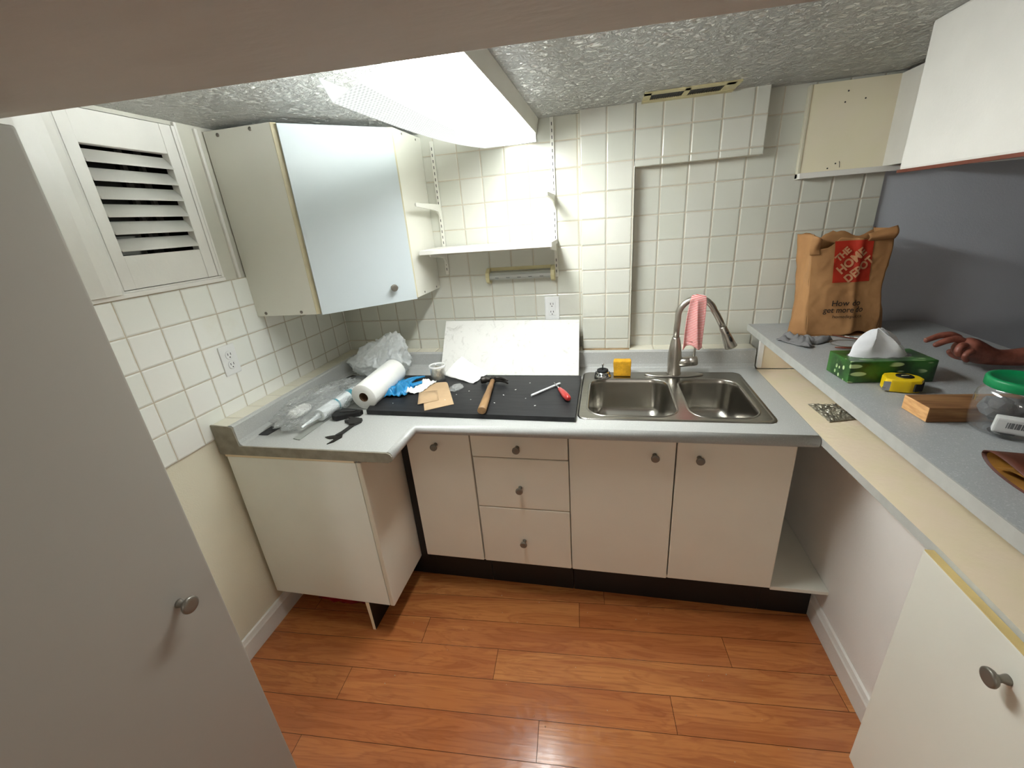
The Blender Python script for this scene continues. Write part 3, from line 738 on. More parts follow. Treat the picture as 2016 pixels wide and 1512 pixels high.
# ================================================================== SINK
def rrect(x0, x1, y0, y1, r, z, n=8):
    pts = []
    for cx, cy, a0 in ((x1-r, y1-r, 0), (x0+r, y1-r, PI/2), (x0+r, y0+r, PI), (x1-r, y0+r, 3*PI/2)):
        for k in range(n+1):
            a = a0 + PI/2*k/n; pts.append((cx+r*math.cos(a), cy+r*math.sin(a), z))
    return pts
sk = thing('kitchen_sink', 'stainless steel double-bowl drop-in sink', 'sink', (1.665, -0.42, 0.90))
def loops(bm, ls, smooth_=True, closed_last=True):
    R_ = [[bm.verts.new(p) for p in l] for l in ls]
    for a, b in zip(R_, R_[1:]):
        n = len(a)
        for i in range(n):
            f = bm.faces.new((a[i], a[(i+1) % n], b[(i+1) % n], b[i])); f.smooth = smooth_
    if closed_last: bm.faces.new(R_[-1])
    return R_
SX0, SX1, SY0, SY1 = 1.327, 2.006, -0.668, -0.172
bm = B()
outer = loops(bm, [rrect(SX0, SX1, SY0, SY1, 0.035, 0.9005), rrect(SX0+0.002, SX1-0.002, SY0+0.002, SY1-0.002, 0.034, 0.9042), rrect(SX0+0.010, SX1-0.010, SY0+0.010, SY1-0.010, 0.028, 0.9042), rrect(SX0+0.014, SX1-0.014, SY0+0.014, SY1-0.014, 0.025, 0.9030)], closed_last=False)
bowls = ((1.357, 1.697, -0.640, -0.252), (1.727, 1.974, -0.640, -0.252))
edges = []
def loop_edges(vs): return [bm.edges.get((vs[i], vs[(i+1) % len(vs)])) or bm.edges.new((vs[i], vs[(i+1) % len(vs)])) for i in range(len(vs))]
edges += loop_edges(outer[-1])
for (x0, x1, y0, y1) in bowls:
    V = [bm.verts.new(p) for p in rrect(x0, x1, y0, y1, 0.075, 0.9030)]; edges += loop_edges(V)
bmesh.ops.triangle_fill(bm, use_beauty=True, use_dissolve=False, edges=edges)
bmesh.ops.remove_doubles(bm, verts=bm.verts[:], dist=1e-5)
obj('rim', bm, 'steel', sk)
for (x0, x1, y0, y1) in bowls:
    bm = B(); ls = [rrect(x0, x1, y0, y1, 0.075, 0.9030), rrect(x0+0.002, x1-0.002, y0+0.002, y1-0.002, 0.074, 0.9052), rrect(x0+0.006, x1-0.006, y0+0.006, y1-0.006, 0.072, 0.9050), rrect(x0+0.009, x1-0.009, y0+0.009, y1-0.009, 0.07, 0.900), rrect(x0+0.012, x1-0.012, y0+0.012, y1-0.012, 0.068, 0.885)]
    for k in range(1, 9):
        a = PI/2*k/8; ins = 0.018 + 0.062*(1-math.cos(a)) ; zz = 0.790 - 0.062*math.sin(a)
        ls.append(rrect(x0+ins, x1-ins, y0+ins, y1-ins, max(0.012, 0.066-ins*0.55), zz))
    cx, cy = (x0+x1)/2, (y0+y1)/2
    n = len(ls[0])
    last = ls[-1]
    for f_, dz in ((0.6, -0.0025), (0.25, -0.004)): ls.append([(cx+(p[0]-cx)*f_, cy+(p[1]-cy)*f_, last[0][2]+dz) for p in last])
    loops(bm, ls); o_ = obj('bowl', bm, 'steel', sk, auto=False)
    for p_ in o_.data.polygons: p_.use_smooth = True
    bm = B(); lathe(bm, [(0.042, 0), (0.040, 0.003), (0.030, 0.002), (0.028, -0.006), (0.004, -0.008)], 28, Matrix.Translation((cx, cy, last[0][2]-0.0015))); obj('drain', bm, 'chrome', sk)

# ================================================================== FAUCET
fa = thing('kitchen_faucet', 'brushed nickel gooseneck pull-down faucet behind the sink', 'faucet', (1.729, -0.205, 0.904))
bm = B(); rr_ = []
for k in range(40):
    a = 2*PI*k/40; c_, s_ = math.cos(a), math.sin(a); rr_.append((1.728+0.125*(abs(c_)**0.9)*(1 if c_ > 0 else -1), -0.207+0.030*s_))
loops(bm, [[(x, y, 0.9045) for x, y in rr_], [(1.728+(x-1.728)*0.985, -0.207+(y+0.207)*0.95, 0.9085) for x, y in rr_], [(1.728+(x-1.728)*0.95, -0.207+(y+0.207)*0.8, 0.9105) for x, y in rr_]]); obj('base_plate', bm, 'nickel', fa)
bm = B(); lathe(bm, [(0.031, 0.909), (0.031, 0.913), (0.0285, 0.918), (0.0285, 0.985), (0.0275, 1.01), (0.024, 1.04), (0.0195, 1.063), (0.0165, 1.072), (0.0165, 1.078), (0.0135, 1.079)], 36, Matrix.Translation((1.728, -0.207, 0))); obj('body', bm, 'nickel', fa)
arc = [(1.728, 1.07), (1.7285, 1.12), (1.731, 1.155)]
R0 = 0.071
for k in range(0, 19):
    a = PI - math.radians(8) - math.radians(152)*k/18
    arc.append((1.801+R0*math.cos(a), 1.168+R0*math.sin(a)*1.08))
x_, z_ = arc[-1]
for k in range(1, 4): arc.append((x_+0.013*k, z_-0.018*k-0.002*k*k))
path = [Vector((x, -0.207-0.10*max(0, x-1.735), z)) for x, z in arc]
bm = B(); tube(bm, path, 0.0128, 20); obj('spout', bm, 'nickel', fa)
d_ = (path[-1]-path[-2]).normalized()
bm = B(); lathe(bm, [(0.0132, 0), (0.0150, 0.004), (0.0175, 0.03), (0.0210, 0.06), (0.0245, 0.092), (0.0248, 0.098), (0.021, 0.100), (0.019, 0.096)], 30, axis_mtx(path[-1]-d_*0.004, d_)); hd = obj('spray_head', bm, 'nickel', fa)
bm = B()
fr = axis_mtx(path[-1]-d_*0.004, d_)
side = (fr.to_3x3() @ Vector((1, 0, 0))); best = None
for k in range(72):
    a = 2*PI*k/72; v = fr.to_3x3() @ Vector((math.cos(a), math.sin(a), 0)); s_ = v.dot(Vector((0.25, -0.9, 0.35)))
    if best is None or s_ > best[0]: best = (s_, v, a)
vdir = best[1]
for dist, ra, ln in ((0.030, 0.0055, 0.006), (0.060, 0.0065, 0.016)):
    c_ = path[-1] - d_*0.004 + d_*dist + vdir*(0.0165 if dist < 0.05 else 0.0200)
    Mx = axis_mtx(c_, vdir)
    r_ = bmesh.ops.create_uvsphere(bm, u_segments=16, v_segments=10, radius=1.0)
    q = Mx.to_3x3().inverted() @ d_; ang = math.atan2(q.y, q.x)
    bmesh.ops.transform(bm, matrix=Mx @ Matrix.Rotation(ang, 4, 'Z') @ Matrix.Diagonal((ln*0.9, ra, 0.0035, 1)), verts=r_['verts'])
obj('spray_buttons', bm, 'rubber', hd, smooth_all=True)
bm = B(); lathe(bm, [(0.0215, 0), (0.0215, 0.052), (0.0205, 0.055), (0.0205, 0.0565), (0.0215, 0.058), (0.0215, 0.082), (0.019, 0.087), (0.004, 0.088)], 30, axis_mtx((1.735, -0.209, 0.962), (1, 0, 0.12))); ha = obj('handle', bm, 'nickel', fa)
bm = B(); tube(bm, [(1.806, -0.210, 0.985), (1.808, -0.210, 1.02), (1.815, -0.208, 1.085)], [0.0055, 0.0048, 0.0042], 12); obj('lever', bm, 'nickel', ha)

# ================================================================== DISHCLOTH over the spout
bm = B(); TC = Vector((1.801, 0, 1.168))
def cloth(u, v):
    """u across the cloth, v from the end hanging in front over the arch and down behind"""
    s = v*2-1                                            # -1 front end .. +1 back end
    wdt = 0.026 + 0.016*abs(s)
    x = 1.803 + (u-0.5)*wdt*2*(1.0 if s < 0 else 0.8) - 0.010*max(0, -s) + 0.004*math.sin(9*u+4*s)
    yc = -0.2137; zt = 1.2613 + 0.0
    fold = 0.007*math.sin(u*PI*2.6+1.0+1.5*s) * min(1, abs(s)*2.2)
    if abs(s) < 0.16:
        a = s/0.16*PI/2; return Vector((x, yc + 0.0165*math.sin(a), zt - 0.018 + 0.0175*math.cos(a) - 0.6*(x-1.801)**2*30*0.35))
    l = (abs(s)-0.16)/0.84
    drop = (0.205 if s < 0 else 0.16)*l
    return Vector((x, yc + (0.0175+0.004*l)*(1 if s > 0 else -1) + fold, zt-0.018-drop + 0.010*math.sin(u*7+s)*l*(1 if l > 0.9 else 0.3) - 0.6*(x-1.801)**2*30*0.35*(1-l)))
sheet(bm, 26, 90, cloth)
def cloth_mat():
    m, t, p = new('striped_cloth'); c = nd(t, 'ShaderNodeTexCoord'); s = nd(t, 'ShaderNodeSeparateXYZ'); t.links.new(c.outputs['Object'], s.inputs[0])
    f = mth(t, 'FRACT', mth(t, 'DIVIDE', mth(t, 'ADD', s.outputs[2], mth(t, 'MULTIPLY', s.outputs[0], 0.25)), 0.0068))
    k = smooth(t, mth(t, 'ABSOLUTE', mth(t, 'SUBTRACT', f, 0.5)), 0.2, 0.3)
    t.links.new(mixc(t, k, lin((226, 112, 108)), lin((240, 206, 200))), p.inputs['Base Color']); p.inputs['Roughness'].default_value = 0.95
    t.links.new(bump(t, nz(t, c.outputs['Object'], 500, 2), 0.001), p.inputs['Normal']); return m
M['cloth'] = cloth_mat()
tag(obj('dishcloth', bm, 'cloth', solid=0.0022, auto=False), 'red and white striped dishcloth hanging over the faucet spout', 'dishcloth')

# ================================================================== small things at the sink
st = thing('sink_strainer', 'metal sink basket strainer upside down on the sink rim', 'strainer', (1.417, -0.230, 0.905))
Mt = Matrix.Translation((1.417, -0.232, 0))
bm = B(); lathe(bm, [(0.036, 0.9055), (0.0385, 0.908), (0.038, 0.912), (0.034, 0.916), (0.031, 0.924), (0.026, 0.930), (0.024, 0.9305)], 36, Mt); obj('basket', bm, 'chrome', st)
bm = B(); lathe(bm, [(0.0235, 0.930), (0.026, 0.933), (0.025, 0.939), (0.018, 0.942), (0.014, 0.939), (0.004, 0.9385)], 32, Mt); obj('rubber_ring', bm, 'rubber', st)
bm = B(); lathe(bm, [(0.0032, 0.938), (0.0032, 0.958), (0.0045, 0.960), (0.0045, 0.967), (0.001, 0.968)], 14, Mt); obj('stem', bm, 'chrome', st)
bm = B()
for k in range(16):
    a = 2*PI*k/16; Mx = Mt @ Matrix.Rotation(a, 4, 'Z'); box(bm, (0.0300, -0.0016, 0.917), (0.0335, 0.0016, 0.926), 0, mtx=Mx)
obj('holes', bm, 'rubber', st)
bm = B(); box(bm, (1.466, -0.232, 0.9055), (1.542, -0.190, 0.978), 0, 0.006, 3)
bmesh.ops.subdivide_edges(bm, edges=bm.edges[:], cuts=3, use_grid_fill=True)
for v in bm.verts: v.co += Vector((fn(*v.co, 40, 3), fn(*v.co, 40, 5), fn(*v.co, 40, 9)))*0.003*(0 if v.co.z < 0.91 else 1)
tag(obj('sponge', bm, 'sponge', smooth_all=True), 'chunky yellow sponge standing on the sink rim', 'sponge')

# ================================================================== boards on the worktop
bm = B(); poly = [(0.465, -0.672), (1.322, -0.694), (1.322, -0.262), (0.37, -0.262)]
prism(bm, poly, 2, 0.9010, 0.9205, bev=0.0015)
tag(obj('black_board', bm, 'black_lam'), 'long black wood-grain laminate board lying on the worktop with tools on it', 'board')
bm = B(); Nb = Matrix.Identity(4)
pts = [(0.634, -0.2590, 0.9215), (1.310, -0.2640, 0.9215), (1.305, -0.062, 1.134), (0.624, -0.062, 1.145)]
nrm = (Vector(pts[1])-Vector(pts[0])).cross(Vector(pts[3])-Vector(pts[0])).normalized(); th = 0.012
A_ = [bm.verts.new(p) for p in pts]; B_ = [bm.verts.new(Vector(p)-nrm*th*(-1 if nrm.y > 0 else 1)) for p in pts]
bm.faces.new(A_); bm.faces.new(B_[::-1])
for i in range(4): bm.faces.new((A_[i], B_[i], B_[(i+1) % 4], A_[(i+1) % 4]))
def board_mat():
    m, t, p = new('scuffed_board'); v = coords(t)
    n = nz(t, v, 16, 6, 0.75, 1.2); n2 = nz(t, v, 6, 3)
    c = mixc(t, mth(t, 'MULTIPLY', smooth(t, n, 0.52, 0.7), 0.55), lin((214, 212, 206)), lin((160, 156, 148)))
    n3 = nz(t, v, 60, 3, 0.8); c = mixc(t, mth(t, 'MULTIPLY', smooth(t, n3, 0.68, 0.74), smooth(t, n2, 0.5, 0.6)), c, lin((110, 106, 100)))
    t.links.new(c, p.inputs['Base Color']); p.inputs['Roughness'].default_value = 0.6; return m
M['scuffed'] = board_mat()
tag(obj('leaning_board', bm, 'scuffed'), 'scuffed pale grey board leaning against the back wall behind the black board', 'board')

# ---- claw hammer
hm = thing('claw_hammer', 'claw hammer with worn wooden handle lying on the black board', 'hammer', (0.95, -0.5, 0.9215))
bm = B(); hp = []
for k in range(13):
    f = k/12; x = 0.969+(0.931-0.969)*f; y = -0.690+0.325*f
    r = 0.0172 - 0.003*f - 0.0028*math.exp(-((f-0.62)/0.18)**2) - (0.0035 if f > 0.8 else 0)
    hp.append(((x, y, 0.9215+0.0165), r))
tube(bm, [p for p, _ in hp], [r for _, r in hp], 18, flat=0.82); obj('handle', bm, 'wood_handle', hm)
hc = Vector((0.930, -0.362, 0.9400)); ax = Vector((-0.95, -0.22, 0)).normalized()
bm = B(); lathe(bm, [(0.010, -0.012), (0.0165, -0.005), (0.0155, 0.004), (0.0115, 0.012), (0.011, 0.026), (0.0160, 0.032), (0.0172, 0.050), (0.0150, 0.054), (0.004, 0.0545)], 22, axis_mtx(hc, ax))
box(bm, (-0.014, -0.013, -0.015), (0.014, 0.013, 0.013), 0, 0.004, mtx=Matrix.Translation(hc) @ ax.to_track_quat('X', 'Z').to_matrix().to_4x4())
obj('head', bm, 'hammer_steel', hm)
bm = B()
for s in (-1, 1):
    pth = []
    for k in range(9):
        f = k/8; along = 0.01+0.068*f; dn = 0.004*f + 0.046*f*f
        perp = Vector((0.22, -0.95, 0)).normalized()
        pth.append(hc - ax*along*(1-0.15*f) + perp*(dn) + Vector((0, 0, s*(0.0045+0.002*f)+0.0)))
    tube(bm, pth, [0.0095-0.0055*k/8 for k in range(9)], 10)
obj('claw', bm, 'hammer_steel', hm)

# ---- marker, screwdriver
bm = B(); a_, b_ = Vector((1.131, -0.512, 0.9265)), Vector((1.237, -0.374, 0.9265)); tube(bm, [a_, a_+(b_-a_)*0.03, b_-(b_-a_)*0.02, b_], [0.0035, 0.0052, 0.0052, 0.003], 14)
tag(obj('plastic_tube', bm, 'tube_white'), 'thin white stick lying beside the red screwdriver', 'stick')
sd = thing('screwdriver', 'short screwdriver with a red handle on the black board', 'screwdriver', (1.26, -0.49, 0.9215))
a_, b_ = Vector((1.212, -0.385, 0.9320)), Vector((1.288, -0.560, 0.9355)); dd_ = (b_-a_)
bm = B(); tube(bm, [a_, a_+dd_*0.4], 0.0032, 10); obj('shaft', bm, 'chrome', sd)
bm = B(); tube(bm, [a_+dd_*f for f in (0.36, 0.40, 0.47, 0.55, 0.7, 0.85, 0.95, 1.0, 1.02)], [0.005, 0.0085, 0.0095, 0.0115, 0.0138, 0.0138, 0.0135, 0.011, 0.006], 8); obj('handle', bm, 'red_handle', sd)

# ---- cardboard offcuts
bm = B(); prism(bm, [(0.586, -0.378), (0.700, -0.356), (0.713, -0.372), (0.823, -0.600), (0.722, -0.668)], 2, 0.9212, 0.9228); tag(obj('cardboard_piece', bm, 'card'), 'tan cardboard offcut lying on the left of the black board', 'cardboard')
bm = B(); sheet(bm, 6, 2, lambda u, v: Vector((0.625+0.075*u+0.055*v*0+0.045*v, -0.497+0.028*u-0.118*v+0.02*u*v, 0.9236+0.006*(1-v)*(1-abs(2*u-1)*0.2)*0.6+0.001)))
tag(obj('cardboard_flap', bm, 'card', solid=0.0012, auto=False), 'small folded cardboard scrap on top of the larger cardboard piece', 'cardboard')

# ---- white paper sheet against the leaning board
def psheet(u, v):
    c = [Vector((0.655, -0.276, 0.9225)), Vector((0.838, -0.372, 0.9225)), Vector((0.893, -0.283, 0.934)), Vector((0.745, -0.226, 1.002))]
    p = c[0]*(1-u)*(1-v)+c[1]*u*(1-v)+c[2]*u*v+c[3]*(1-u)*v
    return p + Vector((0, -0.006, 0.008))*(math.sin(u*5+v*3)*0.5+0.5) + Vector((0, 0, 0.004*fn(u, v, 0, 5)))
bm = B(); sheet(bm, 16, 12, psheet); tag(obj('paper_sheet', bm, 'paper', solid=0.001, auto=False), 'white folded paper towel sheet draped against the leaning board', 'paper towel')

# ---- glass tumbler
gt = thing('glass_jar', 'small clear glass jar with white contents left of the paper sheet', 'jar', (0.648, -0.315, 0.9215))
Mt = Matrix.Translation((0.648, -0.315, 0.9212))
bm = B(); lathe(bm, [(0.034, 0), (0.036, 0.003), (0.036, 0.055), (0.038, 0.062), (0.038, 0.066), (0.035, 0.066), (0.034, 0.06), (0.033, 0.006), (0.005, 0.005)], 32, Mt); obj('glass', bm, 'clear_glass', gt)
bm = B(); lathe(bm, [(0.0385, 0.062), (0.0395, 0.066), (0.0385, 0.072), (0.036, 0.072), (0.035, 0.066)], 32, Mt, caps=False); obj('rim', bm, 'white_plastic', gt)
bm = B(); lathe(bm, [(0.031, 0.008), (0.032, 0.03), (0.031, 0.05), (0.024, 0.058), (0.012, 0.054), (0.002, 0.056)], 24, Mt)
for v in bm.verts: v.co += Vector((fn(*v.co, 60, 1), fn(*v.co, 60, 2), fn(*v.co, 60, 3)))*0.004
obj('contents', bm, 'foil', gt)

def blob(name, m, c, size, label, cat, seed, amp=0.25, sc=3.0, sub=4, flat=None, rot=0.0, ridge=True, parent=None, power=1.0):
    """crumpled lump: sphere squashed to size, folded by ridged noise, resting on flat"""
    bm = B(); bmesh.ops.create_icosphere(bm, subdivisions=sub, radius=1.0)
    for v in bm.verts:
        n = v.co.normalized(); q = n*sc
        a = 0; f = 1.0; g = 0.5
        for k in range(4):
            w_ = noise.noise(Vector((q.x*f+seed, q.y*f+seed*2, q.z*f-seed)))
            a += g*((1-abs(w_)*2.2) if ridge else w_); f *= 2.1; g *= 0.5
        v.co = n*(1+amp*(a-0.4))
    ca, sa = math.cos(rot), math.sin(rot)
    for v in bm.verts:
        x, y, z = v.co.x*size[0], v.co.y*size[1], v.co.z*size[2]
        v.co = Vector((c[0]+x*ca-y*sa, c[1]+x*sa+y*ca, c[2]+z))
        if flat is not None and v.co.z < flat: v.co.z = flat + (flat-v.co.z)*0.03
    o = obj(name, bm, m, parent, smooth_all=True)
    if label: tag(o, label, cat)
    return o
# ---- blue nitrile gloves (fingers spread over each other), crumpled tissue
gl = thing('rubber_gloves', 'crumpled bright blue disposable gloves beside the paper towel roll', 'gloves', (0.51, -0.45, 0.9215))
bm = B()
def crumple(u, v, a, b, c, d, z0, amp, seed, sc=9):
    p = Vector(a)*(1-u)*(1-v)+Vector(b)*u*(1-v)+Vector(c)*u*v+Vector(d)*(1-u)*v
    n_ = abs(fn(p.x, p.y, seed, sc*3.0, seed)) + 0.5*abs(fn(p.x, p.y, seed, sc*7, seed+3))
    e_ = min(1, 6*min(u, 1-u, v, 1-v)+0.25)
    return Vector((p.x+0.006*fn(u*4, v*4, seed), p.y+0.006*fn(v*4, u*4, seed+2), z0+amp*n_*e_+0.002))
sheet(bm, 30, 22, lambda u, v: crumple(u, v, (0.455, -0.55, 0), (0.575, -0.535, 0), (0.575, -0.40, 0), (0.455, -0.42, 0), 0.9215, 0.075, 3.0))
obj('palm', bm, 'blue_nitrile', gl, solid=0.0012, auto=False)
for k, (p0, p1, p2) in enumerate((((0.53, -0.42), (0.545, -0.36), (0.575, -0.31)), ((0.50, -0.42), (0.52, -0.37), (0.54, -0.315)), ((0.47, -0.44), (0.49, -0.39), (0.475, -0.345)), ((0.56, -0.44), (0.59, -0.40), (0.605, -0.36)))):
    bm = B(); tube(bm, [(p0[0], p0[1], 0.938), (p1[0], p1[1], 0.942-k*0.002), (p2[0], p2[1], 0.932)], [0.014, 0.011, 0.006], 12, flat=0.6)
    for v in bm.verts: v.co += Vector((fn(*v.co, 50, k), fn(*v.co, 50, k+5), 0))*0.005
    obj('finger', bm, 'blue_nitrile', gl, smooth_all=True)
bm = B(); sheet(bm, 30, 24, lambda u, v: crumple(u, v, (0.565, -0.51, 0), (0.63, -0.50, 0), (0.655, -0.36, 0), (0.59, -0.375, 0), 0.9215, 0.045, 8.0, 9))
tag(obj('crumpled_tissue', bm, 'paper', solid=0.001, auto=False), 'crumpled white tissue between blue gloves and cardboard', 'tissue')
blob('cling_scrap', 'clear_film', (0.775, -0.425, 0.9235), (0.028, 0.04, 0.010), 'small scrap of clear plastic film on the black board', 'plastic scrap', 4.0, 0.5, 3, 3, 0.9212)

# ---- paper towel roll
pr = thing('paper_towel_roll', 'white paper towel roll lying on its side at the left end of the board', 'paper towel', (0.42, -0.48, 0.9))
a_, b_ = Vector((0.436, -0.628, 0.9590)), Vector((0.446, -0.352, 0.9790)); dr_ = (b_-a_).normalized(); Mx = axis_mtx(a_, dr_); ln = (b_-a_).length
bm = B(); lathe(bm, [(0.0205, 0.0005), (0.0555, 0.0), (0.057, 0.002), (0.057, ln-0.002), (0.0555, ln), (0.0205, ln)], 48, Mx, caps=False); obj('sheets', bm, 'paper', pr)
bm = B(); lathe(bm, [(0.0205, 0.0), (0.0205, ln)], 32, Mx, caps=False); lathe(bm, [(0.019, 0.001), (0.019, ln)], 32, Mx, caps=False); obj('core', bm, 'core', pr, auto=False)
bm = B()
sheet(bm, 12, 10, lambda u, v: (Mx @ Vector((0.0585*math.cos(-0.2-u*1.5)*(1+0.35*max(0, u-0.5)**2*0), 0.0585*math.sin(-0.2-u*1.5), 0.004+(ln-0.008)*v))) + Vector((0.002*math.sin(v*9), 0, 0.002*math.sin(u*8+v*5))))
obj('loose_sheet', bm, 'paper', pr, solid=0.0008, auto=False)

# ---- white plastic bag in the corner
bm = B()
bmesh.ops.create_icosphere(bm, subdivisions=6, radius=1.0)
for v in bm.verts:
    n = v.co.normalized(); a = 0; f = 1.0; g = 0.5
    for k in range(5):
        w_ = noise.noise(Vector((n.x*2.2*f+5, n.y*2.2*f+1, n.z*1.6*f+3))); a += g*(1-abs(w_)*2.4); f *= 2.0; g *= 0.52
    t_ = max(0.0, n.z)
    rr = 1+0.34*(a-0.45)
    x = n.x*0.158*rr*(1-0.25*t_); y = n.y*0.090*rr*(1-0.35*t_); z = n.z*0.105*rr
    x += 0.075*t_**1.5
    z += 0.05*t_*max(0, n.x+0.5)
    v.co = Vector((0.292+x, -0.218+y, 0.990+z))
    v.co.y = min(v.co.y, -0.105-0.0005*abs(n.x)); v.co.x = max(v.co.x, 0.107)
    if v.co.z < 0.9235: v.co.z = 0.9235
tag(obj('plastic_bag', bm, 'bag_white_film', smooth_all=True), 'translucent white plastic shopping bag crumpled in the worktop corner', 'plastic bag')

# ---- clear plastic bag with a caulk tube
cb = thing('caulk_tube', 'white caulk tube with teal print inside a clear bag on the left worktop', 'caulk tube', (0.30, -0.7, 0.901))
a_, b_ = Vector((0.303, -0.800, 0.932)), Vector((0.325, -0.520, 0.941)); dr_ = (b_-a_).normalized(); Mx = axis_mtx(a_, dr_); ln = (b_-a_).length
bm = B(); lathe(bm, [(0.024, 0.045), (0.0255, 0.048), (0.0255, ln-0.01), (0.024, ln-0.008), (0.024, ln), (0.003, ln)], 32, Mx); obj('tube_body', bm, 'tube_white', cb)
bm = B(); lathe(bm, [(0.0258, 0.14), (0.0258, 0.150)], 32, Mx, caps=False); lathe(bm, [(0.0258, 0.225), (0.0258, 0.250)], 32, Mx, caps=False)
for j, (h0, h1) in enumerate(((0.158, 0.176), (0.180, 0.196), (0.200, 0.212))):
    for k in range(4): lathe_a = 0
    sheet(bm, 14, 2, lambda u, v: Mx @ Vector((0.0259*math.cos(-1.9+u*1.7), 0.0259*math.sin(-1.9+u*1.7), h0+(h1-h0)*v)))
obj('print', bm, 'teal_print', cb, auto=False)
bm = B(); lathe(bm, [(0.003, -0.055), (0.0045, -0.05), (0.009, 0.03), (0.012, 0.046)], 20, Mx); obj('nozzle', bm, 'tube_white', cb)
bm = B()
bmesh.ops.create_icosphere(bm, subdivisions=6, radius=1.0)
for v in bm.verts:
    n = v.co.normalized(); a = 0; f = 1.0; g = 0.5
    for k in range(5):
        w_ = noise.noise(Vector((n.x*2.8*f+9, n.y*2.8*f+4, n.z*2.2*f+1))); a += g*(1-abs(w_)*2.4); f *= 2.1; g *= 0.55
    rr = 1+0.42*(a-0.45)
    x = n.x*0.112*rr; y = n.y*0.215*rr; z = n.z*0.050*rr
    v.co = Vector((0.235+x+0.25*(y+0.0)*0.25, -0.635+y, 0.938+z))
    if v.co.z < 0.9025: v.co.z = 0.9025
    if v.co.x < 0.108: v.co.x = 0.108
cbag = tag(obj('clear_bag', bm, 'clear_film', smooth_all=True), 'crinkled clear plastic bag around a caulk tube on the left worktop', 'plastic bag')
blob('crumpled_tissue', 'paper', (0.165, -0.70, 0.922), (0.035, 0.06, 0.018), 'crumpled pinkish-white wrapping inside the clear plastic bag', 'wrapper', 12.0, 0.5, 3, 4, 0.904)

# ---- loose tools on the left worktop
bm = B(); prism(bm, [(0.281, -0.890), (0.316, -0.898), (0.322, -0.640), (0.290, -0.640)], 2, 0.9010, 0.9034, bev=0.0004); tag(obj('steel_ruler', bm, 'grey_metal'), 'flat grey steel blade poking out from under the clear bag', 'blade')
pb = thing('pry_bar', 'small black forked pry bar with a hooked end on the left worktop', 'pry bar', (0.45, -0.8, 0.901))
bm = B()
prism(bm, [(0.452, -0.775), (0.470, -0.770), (0.462, -0.845), (0.446, -0.862), (0.438, -0.856), (0.446, -0.83)], 2, 0.9012, 0.9062, bev=0.0008)
obj('shank', bm, 'dark', pb)
bm = B(); prism(bm, [(0.446, -0.862), (0.462, -0.845), (0.474, -0.868), (0.462, -0.905), (0.446, -0.922), (0.452, -0.893), (0.447, -0.880), (0.430, -0.884), (0.405, -0.872), (0.424, -0.862), (0.438, -0.856)], 2, 0.9010, 0.9045, bev=0.0006); obj('fork', bm, 'hammer_steel', pb)
bm = B(); prism(bm, [(0.450, -0.780), (0.472, -0.774), (0.484, -0.748), (0.478, -0.728), (0.448, -0.722), (0.420, -0.716), (0.410, -0.722), (0.430, -0.735), (0.414, -0.742), (0.412, -0.752), (0.436, -0.760)], 2, 0.9015, 0.913, bev=0.001); obj('hook', bm, 'dark', pb)
bm = B(); prism(bm, [(0.099, -0.872), (0.152, -0.872), (0.158, -0.805), (0.106, -0.800)], 2, 0.9012, 0.9028); tag(obj('black_label', bm, 'black_lam'), 'flat black rectangular tag at the left end of the worktop beside the clear bag', 'tag')
kn = thing('utility_tool', 'black folding hand tool half inside the clear bag beside the towel roll', 'tool', (0.38, -0.68, 0.9))
bm = B(); prism(bm, [(0.345, -0.735), (0.368, -0.742), (0.400, -0.715), (0.445, -0.690), (0.448, -0.668), (0.40, -0.660), (0.345, -0.655), (0.330, -0.69)], 2, 0.9015, 0.922, bev=0.004); obj('body', bm, 'black', kn)
bm = B(); prism(bm, [(0.36, -0.700), (0.42, -0.690), (0.425, -0.678), (0.36, -0.675)], 2, 0.9221, 0.9245, bev=0.0008); obj('grip', bm, 'dark', kn)
bp = thing('black_packet', 'flat black plastic packet behind the towel roll near the corner', 'packet', (0.2, -0.35, 0.9))
bm = B(); prism(bm, [(0.118, -0.330), (0.150, -0.262), (0.345, -0.300), (0.352, -0.430), (0.180, -0.430)], 2, 0.9012, 0.921, bev=0.004); obj('pouch', bm, 'black', bp)
bm = B(); sheet(bm, 14, 10, lambda u, v: Vector((0.16+0.17*u, -0.41+0.12*v, 0.9225+0.012*abs(fn(u*3, v*3, 1, 2))))); obj('window', bm, 'clear_film', bp, auto=False)
# crumbs on the black board
bm = B(); rnd = random.Random(4)
for x, y in ((0.80, -0.50), (0.845, -0.46), (0.73, -0.41), (1.01, -0.50), (1.05, -0.44), (1.10, -0.36), (1.11, -0.53), (0.88, -0.55), (0.77, -0.56), (1.16, -0.60), (0.55, -0.60), (0.99, -0.58)):
    r = rnd.uniform(0.0015, 0.0036); q = bmesh.ops.create_icosphere(bm, subdivisions=1, radius=r)
    bmesh.ops.transform(bm, matrix=Matrix.Translation((x, y, 0.9207+r*0.4)) @ Matrix.Rotation(rnd.random()*3, 4, 'Z') @ Matrix.Diagonal((1.5, 0.8, 0.45, 1)), verts=q['verts'])
tag(obj('plaster_crumbs', bm, 'paper'), 'scattered white plaster crumbs on the black board', 'crumbs', kind='stuff')
bm = B()
for k in range(26):
    x, y = rnd.uniform(0.55, 2.0), rnd.uniform(-1.25, -0.68); r = rnd.uniform(0.0012, 0.0025)
    q = bmesh.ops.create_icosphere(bm, subdivisions=1, radius=r); bmesh.ops.transform(bm, matrix=Matrix.Translation((x, y, r*0.5)), verts=q['verts'])
tag(obj('floor_crumbs', bm, 'card'), 'tiny pale crumbs scattered on the wooden floor', 'crumbs', kind='stuff')
